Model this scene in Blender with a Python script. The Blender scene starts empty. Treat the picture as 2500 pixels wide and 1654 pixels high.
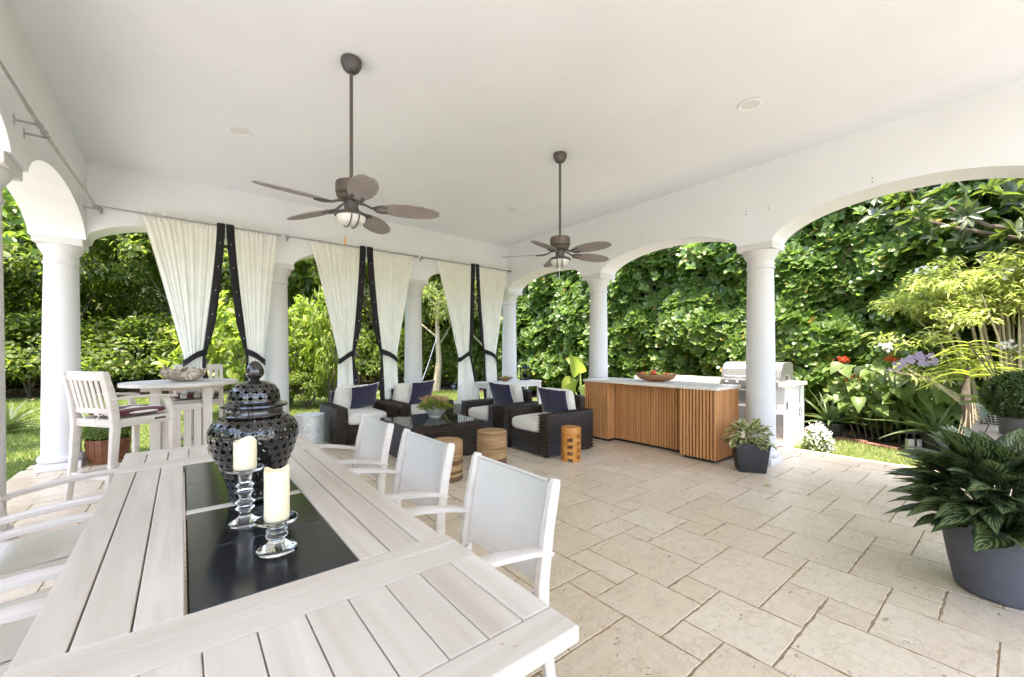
import bpy, bmesh, math, random
import numpy as np
from mathutils import Vector, Matrix, noise as mnoise
from math import sin, cos, pi, radians as R
random.seed(7); RNG = np.random.default_rng(7)
SC = bpy.context.scene
COL = SC.collection
# ------------------------------------------------------------------ camera
TH = math.atan2(805., 1004.)
cam = bpy.data.cameras.new('camera'); camo = bpy.data.objects.new('camera', cam); COL.objects.link(camo)
cam.sensor_width = 36; cam.lens = 36 * 1004. / 2500; cam.shift_y = 33. / 2500; cam.clip_end = 500; cam.clip_start = .02
camo.location = (0, 0, 1.37); camo.rotation_euler = (pi / 2, 0, -TH)
SC.camera = camo
# ------------------------------------------------------------------ light
SUN = Vector((-0.19, -0.13, 1.0)).normalized()
world = bpy.data.worlds.new('World'); SC.world = world; world.use_nodes = True
wn = world.node_tree.nodes; wl = world.node_tree.links; wn.clear()
sky = wn.new('ShaderNodeTexSky'); sky.sky_type = 'NISHITA'; sky.sun_disc = False
sky.sun_elevation = math.asin(SUN.z); sky.sun_rotation = math.atan2(SUN.x, SUN.y)
sky.air_density = 1.0; sky.dust_density = 1.5; sky.ozone_density = 1.0
bg = wn.new('ShaderNodeBackground'); bg.inputs[1].default_value = 0.15
wo = wn.new('ShaderNodeOutputWorld'); wl.new(sky.outputs[0], bg.inputs[0]); wl.new(bg.outputs[0], wo.inputs[0])
sl = bpy.data.lights.new('sun', 'SUN'); sl.energy = 2.0; sl.angle = R(0.6); sl.color = (1, .96, .88)
so = bpy.data.objects.new('sun', sl); COL.objects.link(so); so.location = (0, 0, 20)
so.rotation_euler = SUN.to_track_quat('Z', 'Y').to_euler()
SC.view_settings.view_transform = 'Standard'; SC.view_settings.look = 'None'
SC.view_settings.exposure = 3.2; SC.view_settings.gamma = 1.0; SC.view_settings.use_curve_mapping = False
SC.view_settings.use_white_balance = True; SC.view_settings.white_balance_temperature = 7250; SC.view_settings.white_balance_tint = 16
SC.render.engine = 'CYCLES'
cy = SC.cycles
cy.max_bounces = 12; cy.diffuse_bounces = 7; cy.glossy_bounces = 4; cy.transmission_bounces = 10; cy.transparent_max_bounces = 8
cy.caustics_reflective = False; cy.caustics_refractive = False; cy.sample_clamp_indirect = 6.0
cy.use_denoising = True
try: cy.denoiser = 'OPENIMAGEDENOISE'
except Exception: pass
cy.use_adaptive_sampling = True; cy.adaptive_threshold = 0.015

# ------------------------------------------------------------------ materials
MATS = {}
class N:
    def __init__(s, name):
        s.m = bpy.data.materials.new(name); s.m.use_nodes = True
        s.t = s.m.node_tree; s.n = s.t.nodes; s.l = s.t.links
        s.p = s.n['Principled BSDF']; s.out = s.n['Material Output']; MATS[name] = s.m
    def new(s, ty, **k):
        o = s.n.new(ty)
        for a, b in k.items(): setattr(o, a, b)
        return o
    def link(s, a, b): s.l.new(a, b)
    def coord(s, scale=(1, 1, 1), rnd=True, kind='Object'):
        tc = s.new('ShaderNodeTexCoord'); mp = s.new('ShaderNodeMapping'); mp.inputs['Scale'].default_value = scale
        if rnd:
            oi = s.new('ShaderNodeObjectInfo'); ml = s.new('ShaderNodeMath', operation='MULTIPLY'); ml.inputs[1].default_value = 37.
            s.link(oi.outputs['Random'], ml.inputs[0])
            ad = s.new('ShaderNodeVectorMath', operation='ADD'); s.link(tc.outputs[kind], ad.inputs[0]); s.link(ml.outputs[0], ad.inputs[1])
            s.link(ad.outputs[0], mp.inputs[0])
        else: s.link(tc.outputs[kind], mp.inputs[0])
        return mp.outputs[0]
    def noise(s, vec, scale, detail=4, rough=.55, dist=0):
        o = s.new('ShaderNodeTexNoise'); o.inputs['Scale'].default_value = scale; o.inputs['Detail'].default_value = detail
        o.inputs['Roughness'].default_value = rough; o.inputs['Distortion'].default_value = dist
        if vec is not None: s.link(vec, o.inputs['Vector'])
        return o.outputs[0]
    def ramp(s, fac, stops, interp='LINEAR'):
        o = s.new('ShaderNodeValToRGB'); e = o.color_ramp.elements; o.color_ramp.interpolation = interp
        while len(e) < len(stops): e.new(.5)
        for q, (p, c) in zip(e, stops):
            q.position = p; q.color = (*c, 1) if len(c) == 3 else c
        s.link(fac, o.inputs[0]); return o.outputs[0]
    def mix(s, fac, a, b, mode='MIX'):
        o = s.new('ShaderNodeMix', data_type='RGBA', blend_type=mode)
        for i, v in ((0, fac), (6, a), (7, b)):
            if hasattr(v, 'links') or isinstance(v, bpy.types.NodeSocket): s.link(v, o.inputs[i])
            else: o.inputs[i].default_value = v if i == 0 else ((*v, 1) if len(v) == 3 else v)
        return o.outputs[2]
    def math(s, op, a, b=None, c=None):
        o = s.new('ShaderNodeMath', operation=op)
        for i, v in enumerate((a, b, c)):
            if v is None: continue
            if isinstance(v, bpy.types.NodeSocket): s.link(v, o.inputs[i])
            else: o.inputs[i].default_value = v
        return o.outputs[0]
    def bump(s, h, strength=.3, dist=.01, nrm=None):
        o = s.new('ShaderNodeBump'); o.inputs['Strength'].default_value = strength; o.inputs['Distance'].default_value = dist
        s.link(h, o.inputs['Height']); s.link(o.outputs[0], s.p.inputs['Normal']); return o
    def set(s, col=None, rough=None, metal=None, spec=None, **k):
        def put(key, v):
            if v is None: return
            if isinstance(v, bpy.types.NodeSocket): s.link(v, s.p.inputs[key])
            else: s.p.inputs[key].default_value = (*v, 1) if isinstance(v, tuple) and len(v) == 3 and s.p.inputs[key].type == 'RGBA' else v
        put('Base Color', col); put('Roughness', rough); put('Metallic', metal); put('Specular IOR Level', spec)
        for a, b in k.items(): put(a.replace('_', ' '), b)
        return s.m

def simple(name, col, rough=.5, metal=0, spec=.5, var=.06, scale=6., bump=0, bscale=60., **k):
    n = N(name); v = n.coord()
    f = n.noise(v, scale, 5)
    c = n.ramp(f, [(.3, tuple(x * (1 - var) for x in col)), (.7, tuple(min(1, x * (1 + var)) for x in col))])
    n.set(c, rough, metal, spec, **k)
    if bump: n.bump(n.noise(v, bscale, 4), bump, .004)
    return n.m

def wood(name, c0, c1, c2, rough=.6, grain=16., along=1.3, bump=.12, spec=.35):
    n = N(name); v = n.coord((along, grain, grain))
    f = n.noise(v, 1.0, 8, .62, .8)
    v2 = n.coord((.5, 4, 4)); g = n.noise(v2, 1.2, 4, .5, 1.5)
    c = n.ramp(f, [(.28, c0), (.5, c1), (.75, c2)])
    c = n.mix(.4, c, n.ramp(g, [(.32, c0), (.5, c1), (.68, c2)]))
    oi = n.new('ShaderNodeObjectInfo')
    c = n.mix(n.math('MULTIPLY', oi.outputs['Random'], .35), c, c0)
    n.set(c, rough, 0, spec); n.bump(f, bump, .003); return n.m

def leafmat(name, cols, trans=.35, rough=.42, spec=.5, tint=(.5, .75, .08), dead=None):
    n = N(name); g = n.new('ShaderNodeNewGeometry')
    k = len(cols); c = n.ramp(g.outputs['Random Per Island'], [(i / max(1, k - 1) * (.97 if dead else 1), cc) for i, cc in enumerate(cols)] + ([(.985, dead)] if dead else []))
    oi = n.new('ShaderNodeObjectInfo')
    c = n.mix(n.math('MULTIPLY', oi.outputs['Random'], .3), c, cols[k // 2])
    n.set(c, rough, 0, spec)
    tb = n.new('ShaderNodeBsdfTranslucent'); n.link(n.mix(.55, c, tint), tb.inputs[0])
    mx = n.new('ShaderNodeMixShader'); mx.inputs[0].default_value = trans
    n.link(n.p.outputs[0], mx.inputs[1]); n.link(tb.outputs[0], mx.inputs[2]); n.link(mx.outputs[0], n.out.inputs[0])
    return n.m

# plaster
def plaster(name, col, bs=.25):
    n = N(name); v = n.coord((1, 1, .45), rnd=False); v1 = n.coord((1, 1, 1), rnd=False)
    f = n.noise(v, 30, 6, .6, 1.2); g = n.noise(v1, 1.3, 4)
    c = n.ramp(g, [(.3, tuple(x * .96 for x in col)), (.7, col)])
    st = n.noise(n.coord((.9, .9, .35), rnd=False), 1.1, 7, .62, .8); c = n.mix(n.ramp(st, [(.56, (0, 0, 0)), (.74, (.22, .22, .22))]), c, tuple(x * .80 for x in col))
    n.set(c, .85, 0, .25); n.bump(n.math('ADD', f, n.math('MULTIPLY', n.noise(v1, 2.2, 3), 3.0)), bs, .006); return n.m
STUCCO = plaster('stucco_white', (.79, .80, .825), .55)
COLM = plaster('column_plaster', (.645, .64, .635), .10)
CEIL = plaster('ceiling_paint', (.80, .82, .855), .08)
# travertine
def travertine():
    n = N('travertine'); v = n.coord((1, 1, 1)); oi = n.new('ShaderNodeObjectInfo')
    a = n.noise(v, 2.6, 7, .62, .6); vs = n.coord((2.2, 9, 3)); b = n.noise(vs, 1.6, 8, .68, 1.6)
    c = n.ramp(a, [(.30, (.58, .43, .28)), (.46, (.70, .56, .40)), (.60, (.77, .655, .495)), (.75, (.62, .475, .33))])
    c = n.mix(.5, c, n.ramp(b, [(.34, (.53, .385, .25)), (.5, (.71, .575, .415)), (.68, (.79, .69, .535))]))
    tone = n.ramp(oi.outputs['Random'], [(0, (.71, .585, .455)), (.3, (.60, .465, .335)), (.55, (.77, .665, .54)), (.8, (.66, .52, .385)), (1, (.79, .715, .61))], 'CONSTANT')
    c = n.mix(.42, c, tone)
    vv = n.coord((9, 9, 9)); fn = n.noise(vv, 3, 6, .7)
    c = n.mix(.3, c, n.ramp(fn, [(.35, (.47, .36, .24)), (.65, (.71, .62, .50))]))
    vk = n.coord((1.1, 1.1, 1.1)); vein = n.noise(vk, 2.2, 8, .6, 2.4); vm_ = n.ramp(vein, [(.485, (0, 0, 0)), (.5, (1, 1, 1)), (.515, (0, 0, 0))]); c = n.mix(n.mix(1, vm_, (.4, .4, .4), 'MULTIPLY'), c, (.36, .28, .20))
    vp = n.coord((7, 16, 10)); pit = n.noise(vp, 2.6, 3, .6, 1.2)
    pm = n.ramp(pit, [(.63, (0, 0, 0)), (.68, (1, 1, 1))]); area = n.ramp(n.noise(v, 3.5, 2), [(.45, (0, 0, 0)), (.6, (1, 1, 1))])
    pm = n.mix(1, pm, area, 'MULTIPLY')
    c = n.mix(pm, c, (.24, .16, .09))
    rg = n.ramp(a, [(.3, (.26,) * 3), (.7, (.44,) * 3)])
    n.set(c, rg, 0, .5)
    h = n.math('SUBTRACT', n.math('MULTIPLY', fn, .35), pm); n.bump(h, .35, .004); return n.m
TRAV = travertine()
PALE = simple('pale_limestone', (.37, .36, .35), .6, var=.12, scale=5, bump=.2)
BOUNCE_DECK = simple('pale_bounce_deck', (.66, .65, .64), .6, var=.1, scale=5, bump=.2)  # unseen paving behind the camera, added and paled to bounce light inside
GROUT = simple('joint_sand', (.33, .225, .135), .95, var=.3, scale=40, bump=.8, bscale=160)
TEAK = wood('whitewashed_teak', (.47, .395, .315), (.61, .545, .465), (.70, .648, .57), .62, 17, 1.0, .2)
TEAKB = wood('bleached_teak', (.55, .49, .43), (.66, .605, .55), (.74, .695, .65), .62, 15, 1.2, .14)
TEAKG = wood('grey_teak', (.36, .28, .21), (.48, .39, .31), (.56, .48, .40), .65, 12, 1.0, .2)
SLATW = wood('cedar_slat', (.44, .185, .07), (.60, .28, .11), (.72, .37, .16), .5, 9, .8, .1)
STOOLW = wood('amber_teak', (.42, .155, .03), (.56, .235, .05), (.66, .32, .085), .42, 8, 1.0, .1)
BARREL = wood('stained_barrel_wood', (.09, .030, .013), (.165, .058, .024), (.25, .10, .045), .4, 9, 1.2, .15)
BOWLW = wood('carved_bowl_wood', (.15, .07, .03), (.26, .125, .055), (.36, .19, .09), .4, 7, 1.5, .15)
DARK = simple('dark_base', (.015, .014, .013), .6)
def granite():
    n = N('black_granite'); v = n.coord(); f = n.noise(v, 420, 2, .5)
    c = n.ramp(f, [(.66, (.008, .009, .012)), (.74, (.055, .06, .075))]); n.set(c, .16, 0, .5); return n.m
GRAN = granite()
def stained_teak():      # the same whitewashed teak with two amber knots near its right end
    m = TEAK.copy(); m.name = 'whitewashed_teak_with_knots'; n = N.__new__(N); n.m = m; n.t = m.node_tree; n.n = n.t.nodes; n.l = n.t.links; n.p = next(x for x in n.n if x.type == 'BSDF_PRINCIPLED')
    old = n.p.inputs['Base Color'].links[0].from_socket; tc = n.new('ShaderNodeTexCoord'); nz = n.noise(n.coord((60, 160, 60), False), 1, 4); tot = None
    for x, y in ((.312, .014), (.330, -.006)):
        mp = n.new('ShaderNodeMapping'); mp.inputs['Location'].default_value = (-x * 55, -y * 95, 0); mp.inputs['Scale'].default_value = (55, 95, 0); n.link(tc.outputs['Object'], mp.inputs[0])
        ln = n.new('ShaderNodeVectorMath', operation='LENGTH'); n.link(mp.outputs[0], ln.inputs[0]); d = n.math('ADD', ln.outputs['Value'], n.math('MULTIPLY', nz, 1.1)); f = n.ramp(d, [(.45, (1, 1, 1)), (1.0, (0, 0, 0))]); tot = f if tot is None else n.mix(1, tot, f, 'LIGHTEN')
    n.link(n.mix(n.mix(1, tot, (.85, .85, .85), 'MULTIPLY'), old, (.42, .19, .07)), n.p.inputs['Base Color']); return m
TEAKS = stained_teak()
def fabric(name, col, rough=.9, sc=260., b=.25, sheen=.2, trans=0, wr=0.0):
    n = N(name); v = n.coord(); w = n.new('ShaderNodeTexWave'); w.inputs['Scale'].default_value = sc; w.inputs['Distortion'].default_value = 1.5; n.link(v, w.inputs[0])
    f = n.noise(v, 5, 4); c = n.ramp(f, [(.3, tuple(x * .93 for x in col)), (.7, col)])
    n.set(c, rough, 0, .2, Sheen_Weight=sheen); h = w.outputs['Fac']
    if wr: h = n.math('ADD', n.math('MULTIPLY', h, .12), n.noise(v, wr, 3, .5, .6)); n.bump(h, .35, .02)
    else: n.bump(h, b, .001)
    if trans:
        tb = n.new('ShaderNodeBsdfTranslucent'); n.link(c, tb.inputs[0]); mx = n.new('ShaderNodeMixShader'); mx.inputs[0].default_value = trans
        n.link(n.p.outputs[0], mx.inputs[1]); n.link(tb.outputs[0], mx.inputs[2]); n.link(mx.outputs[0], n.out.inputs[0])
    return n.m
CURT = fabric('white_curtain_cloth', (.92, .905, .865), .9, 300, .08, .1, .26)
TRIMF = fabric('black_trim_cloth', (.022, .021, .024), .85, 300, .2, .1)
SLING = fabric('white_sling_mesh', (.70, .67, .615), .75, 420, .3, .1, .06)
CREAM = fabric('cream_cushion_cloth', (.74, .685, .60), .95, 300, .2, .2, 0, 9)
SEATC = fabric('ivory_seat_cloth', (.74, .71, .63), .9, 300, .2, .2)
NAVY = fabric('navy_cushion_cloth', (.032, .028, .058), .9, 300, .2, .3, 0, 12)
PIPE = fabric('white_piping', (.80, .78, .74), .9)
def wicker_mat():
    n = N('brown_wicker'); v = n.coord((3, 3, 60), rnd=False); f = n.noise(v, 1, 3, .6); g = n.new('ShaderNodeNewGeometry')
    c = n.ramp(f, [(.3, (.016, .009, .006)), (.5, (.036, .021, .014)), (.7, (.075, .047, .033))])
    n.set(c, .32, 0, .6); return n.m
WICK = wicker_mat()
GLASS = N('clear_glass'); GLASS.set((1, 1, 1), 0.0, 0, .5, Transmission_Weight=1.0, IOR=1.48); GLASS = GLASS.m
TGLASS = N('table_glass'); TGLASS.set((.35, .42, .38), 0.02, 0, .5, Transmission_Weight=.0, IOR=1.5, Coat_Weight=.0); TGLASS.set((.030, .032, .028), .015, 0, .9); TGLASS = TGLASS.m
FROST = simple('frosted_glass', (.74, .74, .70), .3, var=.02)
BLACKC = N('black_glaze'); BLACKC.set((.012, .010, .010), .09, 0, .6, Coat_Weight=.5, Coat_Roughness=.03); BLACKC = BLACKC.m
WAX = N('cream_wax'); v_ = WAX.coord(); WAX.set(WAX.ramp(WAX.noise(v_, 9, 3), [(.3, (.80, .70, .49)), (.7, (.84, .755, .56))]), .5, 0, .4, Subsurface_Weight=.35, Subsurface_Radius=(.02, .012, .006)); WAX = WAX.m
def rusty(name, c0, c1, rough=.55, metal=.6, thr=.55):
    n = N(name); v = n.coord(); f = n.noise(v, 22, 6, .65)
    c = n.ramp(f, [(thr - .12, c0), (thr + .1, c1)]); n.set(c, rough, metal, .4); n.bump(f, .2, .003); return n.m
FANM = rusty('weathered_pewter', (.11, .108, .108), (.19, .12, .085), .55, .5, .62)
FANR = rusty('rusted_pewter', (.125, .122, .118), (.22, .14, .095), .6, .4, .56)
def bladem():
    n = N('woven_fan_blade'); v = n.coord((90, 90, 90), rnd=False); f = n.noise(v, 1, 2); g = n.noise(n.coord(), 4, 3)
    c = n.ramp(f, [(.35, (.23, .20, .19)), (.65, (.36, .325, .315))]); c = n.mix(.3, c, n.ramp(g, [(.35, (.20, .175, .17)), (.65, (.36, .325, .315))]))
    n.set(c, .7, 0, .3); n.bump(f, .3, .002); return n.m
BLADE = bladem()
STEEL = simple('brushed_steel', (.72, .72, .72), .36, 1.0, var=.05, scale=3)
GALV = simple('galvanised_steel', (.42, .42, .43), .42, .9, var=.12, scale=14)
SILV = simple('silver_leaf_metal', (.68, .67, .64), .5, .35, var=.12, scale=18)
PEWT = simple('pewter_planter', (.66, .64, .60), .38, .55, var=.15, scale=8)
GOLDW = simple('champagne_metal', (.62, .52, .42), .36, .8, var=.2, scale=25)
BRONZ = simple('dark_bronze', (.03, .032, .03), .45, .6, var=.3, scale=20)
QUARTZ = simple('cream_quartz', (.74, .69, .61), .27, var=.03, scale=30)
WPAINT = simple('white_paint', (.78, .77, .75), .5, var=.03)
LENSW = simple('lamp_lens_white', (.70, .70, .70), .4, var=.02)
TRIMW = simple('light_trim_white', (.82, .83, .85), .5, var=.02)
SEAG = None
def ropem(name, c0, c1, c2):
    n = N(name); v = n.coord((1, 1, 1), rnd=False); f = n.noise(v, 70, 4, .7); g = n.noise(n.coord((3, 3, 30)), 1, 3)
    c = n.mix(.5, n.ramp(f, [(.3, c0), (.5, c1), (.72, c2)]), n.ramp(g, [(.35, c0), (.65, c2)])); n.set(c, .85, 0, .2); n.bump(f, .5, .004); return n.m
ROPE = ropem('seagrass_rope', (.22, .115, .05), (.40, .24, .115), (.55, .37, .20))
ROPED = ropem('dark_seagrass_rope', (.085, .045, .025), (.165, .092, .05), (.26, .16, .09))
POTB = simple('charcoal_pot', (.028, .030, .034), .55, var=.25, scale=20, bump=.15)
POTG = simple('slate_blue_pot', (.082, .086, .105), .68, var=.12, scale=14, bump=.12)
POTC = simple('grey_concrete_pot', (.09, .088, .088), .75, var=.22, scale=9, bump=.2)
POTN = simple('black_nursery_pot', (.020, .024, .022), .5, var=.2)
TERRA = simple('aged_terracotta', (.42, .26, .19), .85, var=.28, scale=16, bump=.3)
MARK = simple('white_marking', (.8, .78, .72), .8)
SOIL = simple('soil', (.035, .024, .016), .95, var=.4, scale=40, bump=.8)
MULCH = simple('bark_mulch', (.050, .030, .018), .95, var=.55, scale=26, bump=1.0, bscale=50)
BRICK = simple('red_edging_brick', (.27, .125, .085), .9, var=.3, scale=12, bump=.4)
BARK = simple('grey_bark', (.105, .082, .06), .9, var=.4, scale=14, bump=.7, bscale=30)
BARKL = simple('pale_bark', (.34, .29, .19), .85, var=.3, scale=22, bump=.5, bscale=40)
def lawnm():
    n = N('lawn_soil'); v = n.coord(rnd=False); f = n.noise(v, .5, 6, .6); g = n.noise(v, 40, 3)
    c = n.mix(.4, n.ramp(f, [(.3, (.060, .085, .022)), (.7, (.105, .125, .038))]), n.ramp(g, [(.3, (.04, .06, .015)), (.7, (.13, .15, .05))])); n.set(c, .95, 0, .2); return n.m
LAWN = lawnm()
GRASS = leafmat('grass_blade', [(.09, .14, .03), (.14, .19, .05), (.23, .25, .09)], .3, .6, .3)
CLUS = leafmat('clusia_leaf', [(.045, .098, .020), (.065, .128, .027), (.09, .155, .033), (.12, .18, .04), (.17, .215, .055)], .36, .40, .5, (.42, .75, .10), (.34, .20, .04))
WOODL = leafmat('woodland_leaf', [(.024, .052, .012), (.042, .078, .015), (.085, .115, .021), (.15, .16, .03)], .4, .5, .4)
LIME = leafmat('lime_leaf', [(.07, .12, .016), (.13, .18, .025), (.24, .25, .04)], .45, .45, .4)
YELL = leafmat('yellow_green_leaf', [(.26, .31, .08), (.40, .42, .14), (.52, .52, .25)], .42, .45, .4)
WISP = leafmat('pale_bamboo_leaf', [(.12, .17, .045), (.20, .24, .08), (.30, .31, .12)], .42, .5, .3)
BOXW = leafmat('boxwood_leaf', [(.018, .042, .010), (.030, .062, .014), (.05, .085, .02)], .2, .4, .5)
BOXL = leafmat('yellowish_boxwood_leaf', [(.05, .09, .015), (.09, .14, .025), (.15, .19, .04)], .3, .45, .4)  # paler, yellower green than the other box leaf
RUBB = leafmat('rubber_leaf', [(.030, .052, .022), (.050, .075, .030), (.085, .105, .045)], .22, .36, .5)
ALOE = leafmat('aloe_blade', [(.055, .10, .045), (.08, .125, .055), (.10, .15, .06)], .12, .45, .4)
HEART = leafmat('heart_leaf', [(.06, .11, .025), (.10, .16, .04), (.19, .22, .06)], .35, .45, .4)
PALM = leafmat('palm_frond_leaf', [(.05, .085, .02), (.09, .12, .03), (.17, .18, .05)], .4, .45, .4)
KALA = leafmat('kalanchoe_leaf', [(.13, .17, .035), (.27, .29, .06), (.44, .42, .12)], .25, .45, .4)
KALF = leafmat('rust_bloom', [(.46, .17, .06), (.60, .32, .13), (.76, .66, .45)], .2, .6, .3, (.6, .3, .1))
ORCHL = leafmat('orchid_leaf', [(.035, .06, .012), (.05, .08, .018)], .25, .35, .5)
VANDA = leafmat('vanda_leaf', [(.22, .26, .04), (.31, .33, .06), (.40, .39, .09)], .35, .4, .4)
LILAC = leafmat('lilac_petal', [(.50, .40, .60), (.60, .50, .68)], .3, .6, .3, (.6, .5, .7))
WHITEP = leafmat('white_petal', [(.78, .78, .74), (.84, .84, .80)], .35, .6, .3, (.8, .8, .8))
REDP = leafmat('red_petal', [(.60, .06, .025), (.70, .12, .04)], .3, .6, .3, (.8, .1, .05))
ELEPH = leafmat('elephant_ear_leaf', [(.18, .25, .04), (.28, .32, .07)], .5, .45, .4)
GREYL = leafmat('silver_leaf', [(.25, .30, .26), (.36, .40, .36)], .2, .6, .3)

def striped_leaf():      # dark leaf with pale herringbone bands (uses the leaf's own UV)
    n = N('striped_leaf'); uv = n.new('ShaderNodeUVMap'); sp = n.new('ShaderNodeSeparateXYZ'); n.link(uv.outputs[0], sp.inputs[0])
    au = n.math('ABSOLUTE', n.math('SUBTRACT', sp.outputs[0], .5))
    ns = n.noise(n.coord((1, 1, 1)), 26, 3); ns2 = n.noise(n.coord((1, 1, 1)), 9, 2)
    ph = n.math('ADD', n.math('SUBTRACT', n.math('MULTIPLY', sp.outputs[1], 5.6), n.math('MULTIPLY', au, 6.0)), n.math('MULTIPLY', ns, 1.0))
    w = n.math('SINE', n.math('MULTIPLY', ph, 6.283))
    w = n.math('ADD', w, n.math('MULTIPLY', n.math('SUBTRACT', ns2, .5), 1.6))
    f = n.ramp(w, [(.02, (0, 0, 0)), (.34, (1, 1, 1))])
    edge = n.ramp(au, [(.33, (1, 1, 1)), (.43, (0, 0, 0))]); mid = n.ramp(au, [(.012, (0, 0, 0)), (.05, (1, 1, 1))])
    f = n.mix(1, n.mix(1, f, edge, 'MULTIPLY'), mid, 'MULTIPLY')
    c = n.mix(f, (.022, .050, .022), (.26, .32, .14)); n.set(c, .36, 0, .5)
    tb = n.new('ShaderNodeBsdfTranslucent'); n.link(n.mix(.5, c, (.10, .16, .02)), tb.inputs[0]); mx = n.new('ShaderNodeMixShader'); mx.inputs[0].default_value = .2
    n.link(n.p.outputs[0], mx.inputs[1]); n.link(tb.outputs[0], mx.inputs[2]); n.link(mx.outputs[0], n.out.inputs[0]); return n.m
STRIPE = striped_leaf()
def variegated():
    n = N('variegated_leaf'); uv = n.new('ShaderNodeUVMap'); sp = n.new('ShaderNodeSeparateXYZ'); n.link(uv.outputs[0], sp.inputs[0])
    au = n.math('ABSOLUTE', n.math('SUBTRACT', sp.outputs[0], .5)); ns = n.noise(n.coord(), 40, 3)
    e = n.ramp(n.math('ADD', au, n.math('MULTIPLY', n.math('SUBTRACT', ns, .5), .25)), [(.24, (0, 0, 0)), (.33, (1, 1, 1))])
    c = n.mix(e, (.15, .20, .05), (.66, .63, .33)); n.set(c, .42, 0, .4)
    tb = n.new('ShaderNodeBsdfTranslucent'); n.link(c, tb.inputs[0]); mx = n.new('ShaderNodeMixShader'); mx.inputs[0].default_value = .25
    n.link(n.p.outputs[0], mx.inputs[1]); n.link(tb.outputs[0], mx.inputs[2]); n.link(mx.outputs[0], n.out.inputs[0]); return n.m
VARI = variegated()
def striped_cushion():
    n = N('burgundy_stripe_cloth'); v = n.coord(rnd=False); sp = n.new('ShaderNodeSeparateXYZ'); n.link(v, sp.inputs[0])
    w = n.math('FRACT', n.math('MULTIPLY', n.math('ADD', sp.outputs[1], .445), 7.2))
    f = n.math('GREATER_THAN', w, .5); c = n.mix(f, (.76, .73, .68), (.115, .022, .035)); n.set(c, .9, 0, .2, Sheen_Weight=.2)
    n.bump(n.noise(v, 14, 3), .3, .01); return n.m
BURG = striped_cushion()

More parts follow.
